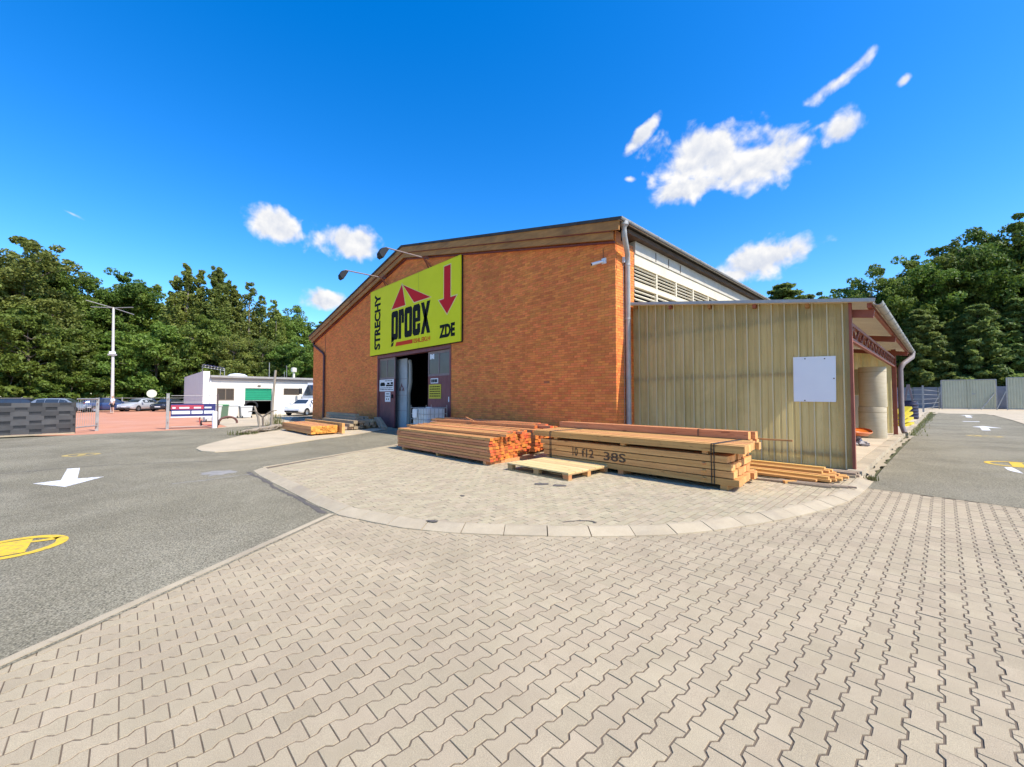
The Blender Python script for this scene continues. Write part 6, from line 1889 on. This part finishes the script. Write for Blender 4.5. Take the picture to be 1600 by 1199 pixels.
def broad_proto(seed, H_, W_, m, nlimb=16, per=100, size=0.19, base=0.12, poplar=False, bark=None):
    """trunk, limbs and leaf clumps carried at the limb ends"""
    r_ = random.Random(seed)
    tk = MB()
    tk.tube([(0, 0, -0.3), (0.05, 0.03, H_ * 0.25), (r_.uniform(-.3, .3), r_.uniform(-.3, .3), H_ * 0.55), (r_.uniform(-.4, .4), r_.uniform(-.4, .4), H_ * 0.88)], [H_ * 0.017, H_ * 0.014, H_ * 0.009, H_ * 0.002], 8)
    cs, rs = [], []
    if poplar:
        leaders = [(0, 0, H_, 1.0)] + [(W_ * 0.55 * math.cos(a_), W_ * 0.55 * math.sin(a_), H_ * r_.uniform(0.72, 0.95), 0.8) for a_ in [r_.uniform(0, 1) + 6.283 * q / 4 for q in range(4)]]
        for (lx, ly, lh, lr) in leaders:
            tk.tube([(0, 0, H_ * 0.08), (lx * 0.7, ly * 0.7, H_ * 0.25), (lx, ly, lh * 0.92)], [H_ * 0.006, H_ * 0.005, H_ * 0.001], 5, cap=False)
            z_ = H_ * base
            while z_ < lh * 0.99:
                f_ = z_ / lh
                rad_ = W_ * 0.74 * lr * max(0.10, math.sin(math.pi * min(1.0, f_ * 0.86 + 0.13))) ** 0.62
                g_ = min(1.0, f_ * 3)
                for q in range(5):
                    a_ = r_.uniform(0, 6.283); d_ = rad_ * r_.uniform(0.2, 1.0)
                    cs.append((lx * g_ + d_ * math.cos(a_), ly * g_ + d_ * math.sin(a_), z_ + r_.uniform(-.3, .3))); rs.append(max(0.25, rad_ * 0.36 * r_.uniform(0.7, 1.2)))
                z_ += 0.75
    for i in range(0 if poplar else nlimb):
        f_ = base + (0.98 - base) * (i + 0.5) / nlimb
        z0 = H_ * (f_ * 0.82 + 0.02)
        if poplar:
            prof = math.sin(math.pi * min(1, (f_ - base) / (1.02 - base)) ** 0.75) * 0.85 + 0.18
        else:
            prof = math.sqrt(max(0.06, 1 - ((f_ - 0.55) / 0.52) ** 2))
        for _ in range(4 if not poplar else 3):
            a = r_.uniform(0, 6.283)
            L_ = W_ * prof * r_.uniform(0.55, 1.08)
            end = Vector((L_ * math.cos(a), L_ * math.sin(a), min(H_ * 0.985, z0 + L_ * r_.uniform(0.15, 0.65) * (1.8 if poplar else 1))))
            st_ = Vector((0, 0, z0))
            if r_.random() < 0.6:
                mid = st_.lerp(end, 0.55) + Vector((0, 0, L_ * 0.08))
                tk.tube([st_, mid, end], [H_ * 0.006, H_ * 0.004, H_ * 0.001], 5, cap=False)
            for q in range(5):
                p = st_.lerp(end, r_.uniform(0.45, 1.05)) + Vector((r_.gauss(0, .6), r_.gauss(0, .6), r_.gauss(0, .4)))
                cs.append(tuple(p)); rs.append(r_.uniform(0.55, 1.15) * W_ / 5.0)
    for q in range(0 if poplar else 6):
        cs.append((r_.gauss(0, W_ * .12), r_.gauss(0, W_ * .12), H_ * r_.uniform(0.9, 0.985))); rs.append(W_ / 5 * r_.uniform(.5, .9))
    V_, F_, rv = leaf_cloud(cs, rs, per, size, 1.1 if poplar else 0.62, seed)
    return tk.mesh('trunk', bark or M_bark, smooth=True), np_mesh('crown', V_, F_, rv, m)


def pine_proto(seed, H_, W_, m, spruce=False, whorls=13, per=70, size=0.26):
    r_ = random.Random(seed)
    tk = MB()
    tk.tube([(0, 0, -0.3), (0, 0, H_ * 0.5), (0, 0, H_ * 0.97)], [H_ * 0.014, H_ * 0.009, H_ * 0.002], 8)
    cs, rs = [], []
    b0 = 0.08 if spruce else 0.22
    for i in range(whorls):
        f_ = b0 + (0.97 - b0) * i / (whorls - 1)
        L0 = W_ * (1 - f_) ** (0.85 if spruce else 0.6) * 1.15 + 0.25
        nb = 7 if spruce else 6
        for k_ in range(nb):
            a = 6.283 * k_ / nb + r_.uniform(-.3, .3) + i
            L_ = L0 * r_.uniform(0.75, 1.1)
            z0 = H_ * f_ + r_.uniform(-.2, .2)
            end = Vector((L_ * math.cos(a), L_ * math.sin(a), z0 + (L_ * -0.18 if spruce else L_ * 0.28)))
            tk.tube([(0, 0, z0), tuple(end)], [H_ * 0.0035, H_ * 0.001], 4, cap=False)
            nq = 3 if L_ > 1.2 else 2
            for q in range(nq):
                p = Vector((0, 0, z0)).lerp(end, 0.4 + 0.6 * q / max(1, nq - 1))
                cs.append(tuple(p)); rs.append(r_.uniform(0.4, 0.65) * (0.6 + L_ * 0.22))
    V_, F_, rv = leaf_cloud(cs, rs, per, size, 0.42, seed, 1.3, 0.9)
    return tk.mesh('trunk', M_bark, smooth=True), np_mesh('crown', V_, F_, rv, m)


PROTO = {
    'dark1': (broad_proto(1, 20, 5.2, M_leaf_d), 20), 'dark2': (broad_proto(2, 20, 5.8, M_leaf_d), 20), 'dark3': (broad_proto(3, 20, 4.8, M_leaf_d, base=0.05), 20),
    'olive1': (broad_proto(4, 20, 5.4, M_leaf_o), 20), 'pop1': (broad_proto(5, 22, 3.6, M_leaf_o, nlimb=20, poplar=True, base=0.04, per=62, size=0.19, bark=M_bark_pale), 22),
    'pop2': (broad_proto(6, 22, 3.2, M_leaf_o, nlimb=20, poplar=True, base=0.12, per=34, size=0.19, bark=M_bark_pale), 22),
    'low': (broad_proto(7, 11, 4.6, M_leaf_d, nlimb=9, base=0.02, per=110, size=0.18), 11), 'pine1': (pine_proto(8, 15, 3.6, M_leaf_p), 15), 'pine2': (pine_proto(9, 15, 3.1, M_leaf_p), 15),
    'spruce': (pine_proto(10, 11, 3.6, M_leaf_b, spruce=True), 11), 'shrub': (broad_proto(11, 5, 3.2, M_leaf_b, nlimb=6, base=0.0, per=110, size=0.2), 5),
}
TREES = [
    # left wood
    ('olive1', -80.8, -12.5, 19.2, 1.0, 'olive tree at the left frame edge'), ('olive1', -81.2, -9.5, 23.1, 1.0, 'tallest olive green tree near the left frame edge'),
    ('dark1', -87.2, -7.0, 21.8, 1.0, 'dark tree behind the olive trees at left'), ('low', -73.7, -7.9, 12.2, 1.0, 'low spreading tree above the dark fence'),
    ('dark2', -89.6, -4.0, 20.7, 1.0, 'dark rounded tree left behind the lamp mast'), ('dark1', -88.7, -0.3, 21.9, 1.0, 'dark rounded tree right behind the lamp mast'),
    ('dark3', -87.9, 3.5, 20.4, 1.0, 'dark tree between the lamp mast and the poplars'), ('spruce', -77.1, -1.0, 10.3, 1.0, 'bright layered spruce behind the lamp mast'),
    ('pop1', -79.3, 6.6, 22.4, 1.0, 'tall olive poplar, left of the pair behind the white building'), ('pop1', -75.9, 10.1, 22.0, 1.0, 'tall olive poplar, right of the pair behind the white building'),
    ('pop2', -74.7, 14.2, 19.9, 1.0, 'thin pale poplar with sky showing through'), ('pop2', -74.7, 17.5, 17.6, 0.9, 'lower olive poplar right of the thin pale one'),
    ('dark2', -76.7, 21.4, 17.6, 0.9, 'dark tree left of the hall eave'), ('dark1', -76.0, 25.2, 15.2, 0.9, 'dark tree just showing beside the hall eave'), ('dark3', -77.6, 29.5, 15.2, 0.9, 'dark tree mostly hidden behind the hall corner'),
    ('low', -73.7, 3.2, 11.8, 1.0, 'low dark tree left of the white building'), ('low', -72.6, 8.0, 13.2, 0.9, 'bushy tree over the white parapet'), ('olive1', -68.9, 11.4, 11.0, 0.75, 'olive bush tree over the white building roof'),
    ('olive1', -69.3, 15.0, 11.0, 0.7, 'small olive tree behind the roof antennas'), ('low', -66.7, 18.2, 9.6, 0.9, 'low dark tree behind the roof chimney cowl'), ('low', -68.8, 22.2, 10.2, 0.9, 'low dark tree at the hall corner'),
    ('low', -75.8, 1.0, 7.6, 0.9, 'low leafy tree behind the round sign'), ('shrub', -72.5, -9.2, 5.2, 1.0, 'bright shrub at the left frame edge above the fence'), ('shrub', -70.5, -4.4, 3.9, 1.0, 'bright green shrub above the blue grey estate'),
    ('dark2', -98, -12, 22, 1.1, 'dark tree deep in the wood at far left'), ('dark3', -100, 0, 22, 1.1, 'dark tree deep in the wood behind the mast'), ('dark1', -94, 10, 20, 1.1, 'dark tree deep in the wood behind the left poplar'), ('dark2', -92, 19, 19, 1.1, 'dark tree deep in the wood behind the pale poplar'),
    ('low', -82, -16, 11, 1.1, 'low tree beyond the left frame edge'), ('low', -80, -5, 9, 1.1, 'low dark tree under the olive trees'), ('low', -81, 4.5, 11, 1.1, 'low dark tree under the left poplar'),
    # right wood
    ('pine1', -19.9, 88.0, 22.3, 1.3, 'pine top showing over the shed by the hall roof'), ('olive1', -17.0, 92, 21.5, 0.9, 'mid green tree top right of the pine over the shed'), ('dark3', -12.6, 95, 22.4, 0.9, 'leafy tree top over the middle of the shed roof'), ('dark1', -14.5, 91, 20.8, 0.9, 'dark tree over the shed roof'), ('dark3', -10.6, 92, 21.0, 0.9, 'dark tree right of the shed roof edge'),
    ('dark2', -7.4, 93.5, 24.6, 0.95, 'dark tree where the right wood starts to climb'), ('dark1', -3.4, 96, 26.0, 1.0, 'dark tree above the shed gutter'), ('dark3', 0.4, 98, 27.8, 1.0, 'dark tall tree behind the left gate'),
    ('dark2', 4.2, 101, 29.7, 1.0, 'very tall dark tree right of the left gate'), ('dark1', 8.6, 104, 31.3, 1.0, 'tallest dark tree near the right frame edge'), ('dark3', 13, 106, 31.7, 1.0, 'tall dark tree at the right frame edge'), ('dark2', 18, 108, 30, 1.0, 'tall dark tree beyond the right frame edge'),
    ('pine1', -2.3, 88.4, 14.9, 1.0, 'young pine above the mesh fence'), ('pine2', 0.8, 92.1, 13.3, 1.0, 'young pine behind the left gate post'), ('pine1', 3.7, 91.2, 15.2, 1.0, 'young pine behind the middle of the left gate'), ('pine2', 8.0, 94, 16.0, 1.1, 'young pine over the gap between the gates'), ('pine1', 12.2, 96, 16.5, 1.1, 'young pine over the right gate'),
    ('low', -5.2, 90, 10.8, 1.0, 'low dark tree right of the shed downpipe'), ('low', -1.2, 95, 12, 1.1, 'low dark tree in the shade behind the young pines'), ('low', 3.2, 97, 12, 1.1, 'low dark tree in the shade behind the left gate'), ('low', 7.4, 99, 13, 1.1, 'low dark tree in the shade behind the gate gap'), ('low', 11.4, 101, 13, 1.1, 'low dark tree in the shade behind the right gate'),
    ('dark1', -9.9, 99, 18.5, 1.0, 'dark tree in the second row over the shed'), ('low', -9.5, 93, 10, 1.1, 'low dark tree behind the parked van'), ('dark2', 2.5, 112, 29, 1.1, 'dark tree in the back row of the right wood'), ('dark1', 11, 116, 32, 1.1, 'dark tree in the back row at the right frame edge'),
]
grp = {'pine1': 'pines', 'pine2': 'pines'}
for i, (k_, x, y, h, ws, lb) in enumerate(TREES):
    (tm_, cm_), H0 = PROTO[k_]
    nm = {'dark': 'broadleaf_tree', 'oliv': 'broadleaf_tree', 'pop1': 'poplar_tree', 'pop2': 'poplar_tree', 'low': 'broadleaf_tree', 'pine': 'pine_tree', 'spru': 'spruce_tree', 'shru': 'shrub'}[k_[:4]]
    t = thing(nm, lb, 'shrub' if nm == 'shrub' else 'tree', (x, y, -0.06), random.uniform(0, 6.28), 'trees of the left wood' if x < -40 else 'trees of the right wood')
    s = h / H0
    t.scale = (s ** 0.6 * ws, s ** 0.6 * ws, s)
    link('trunk', tm_, t); link('crown', cm_, t)
for o in bpy.data.objects:
    if '_world' in o: del o['_world']
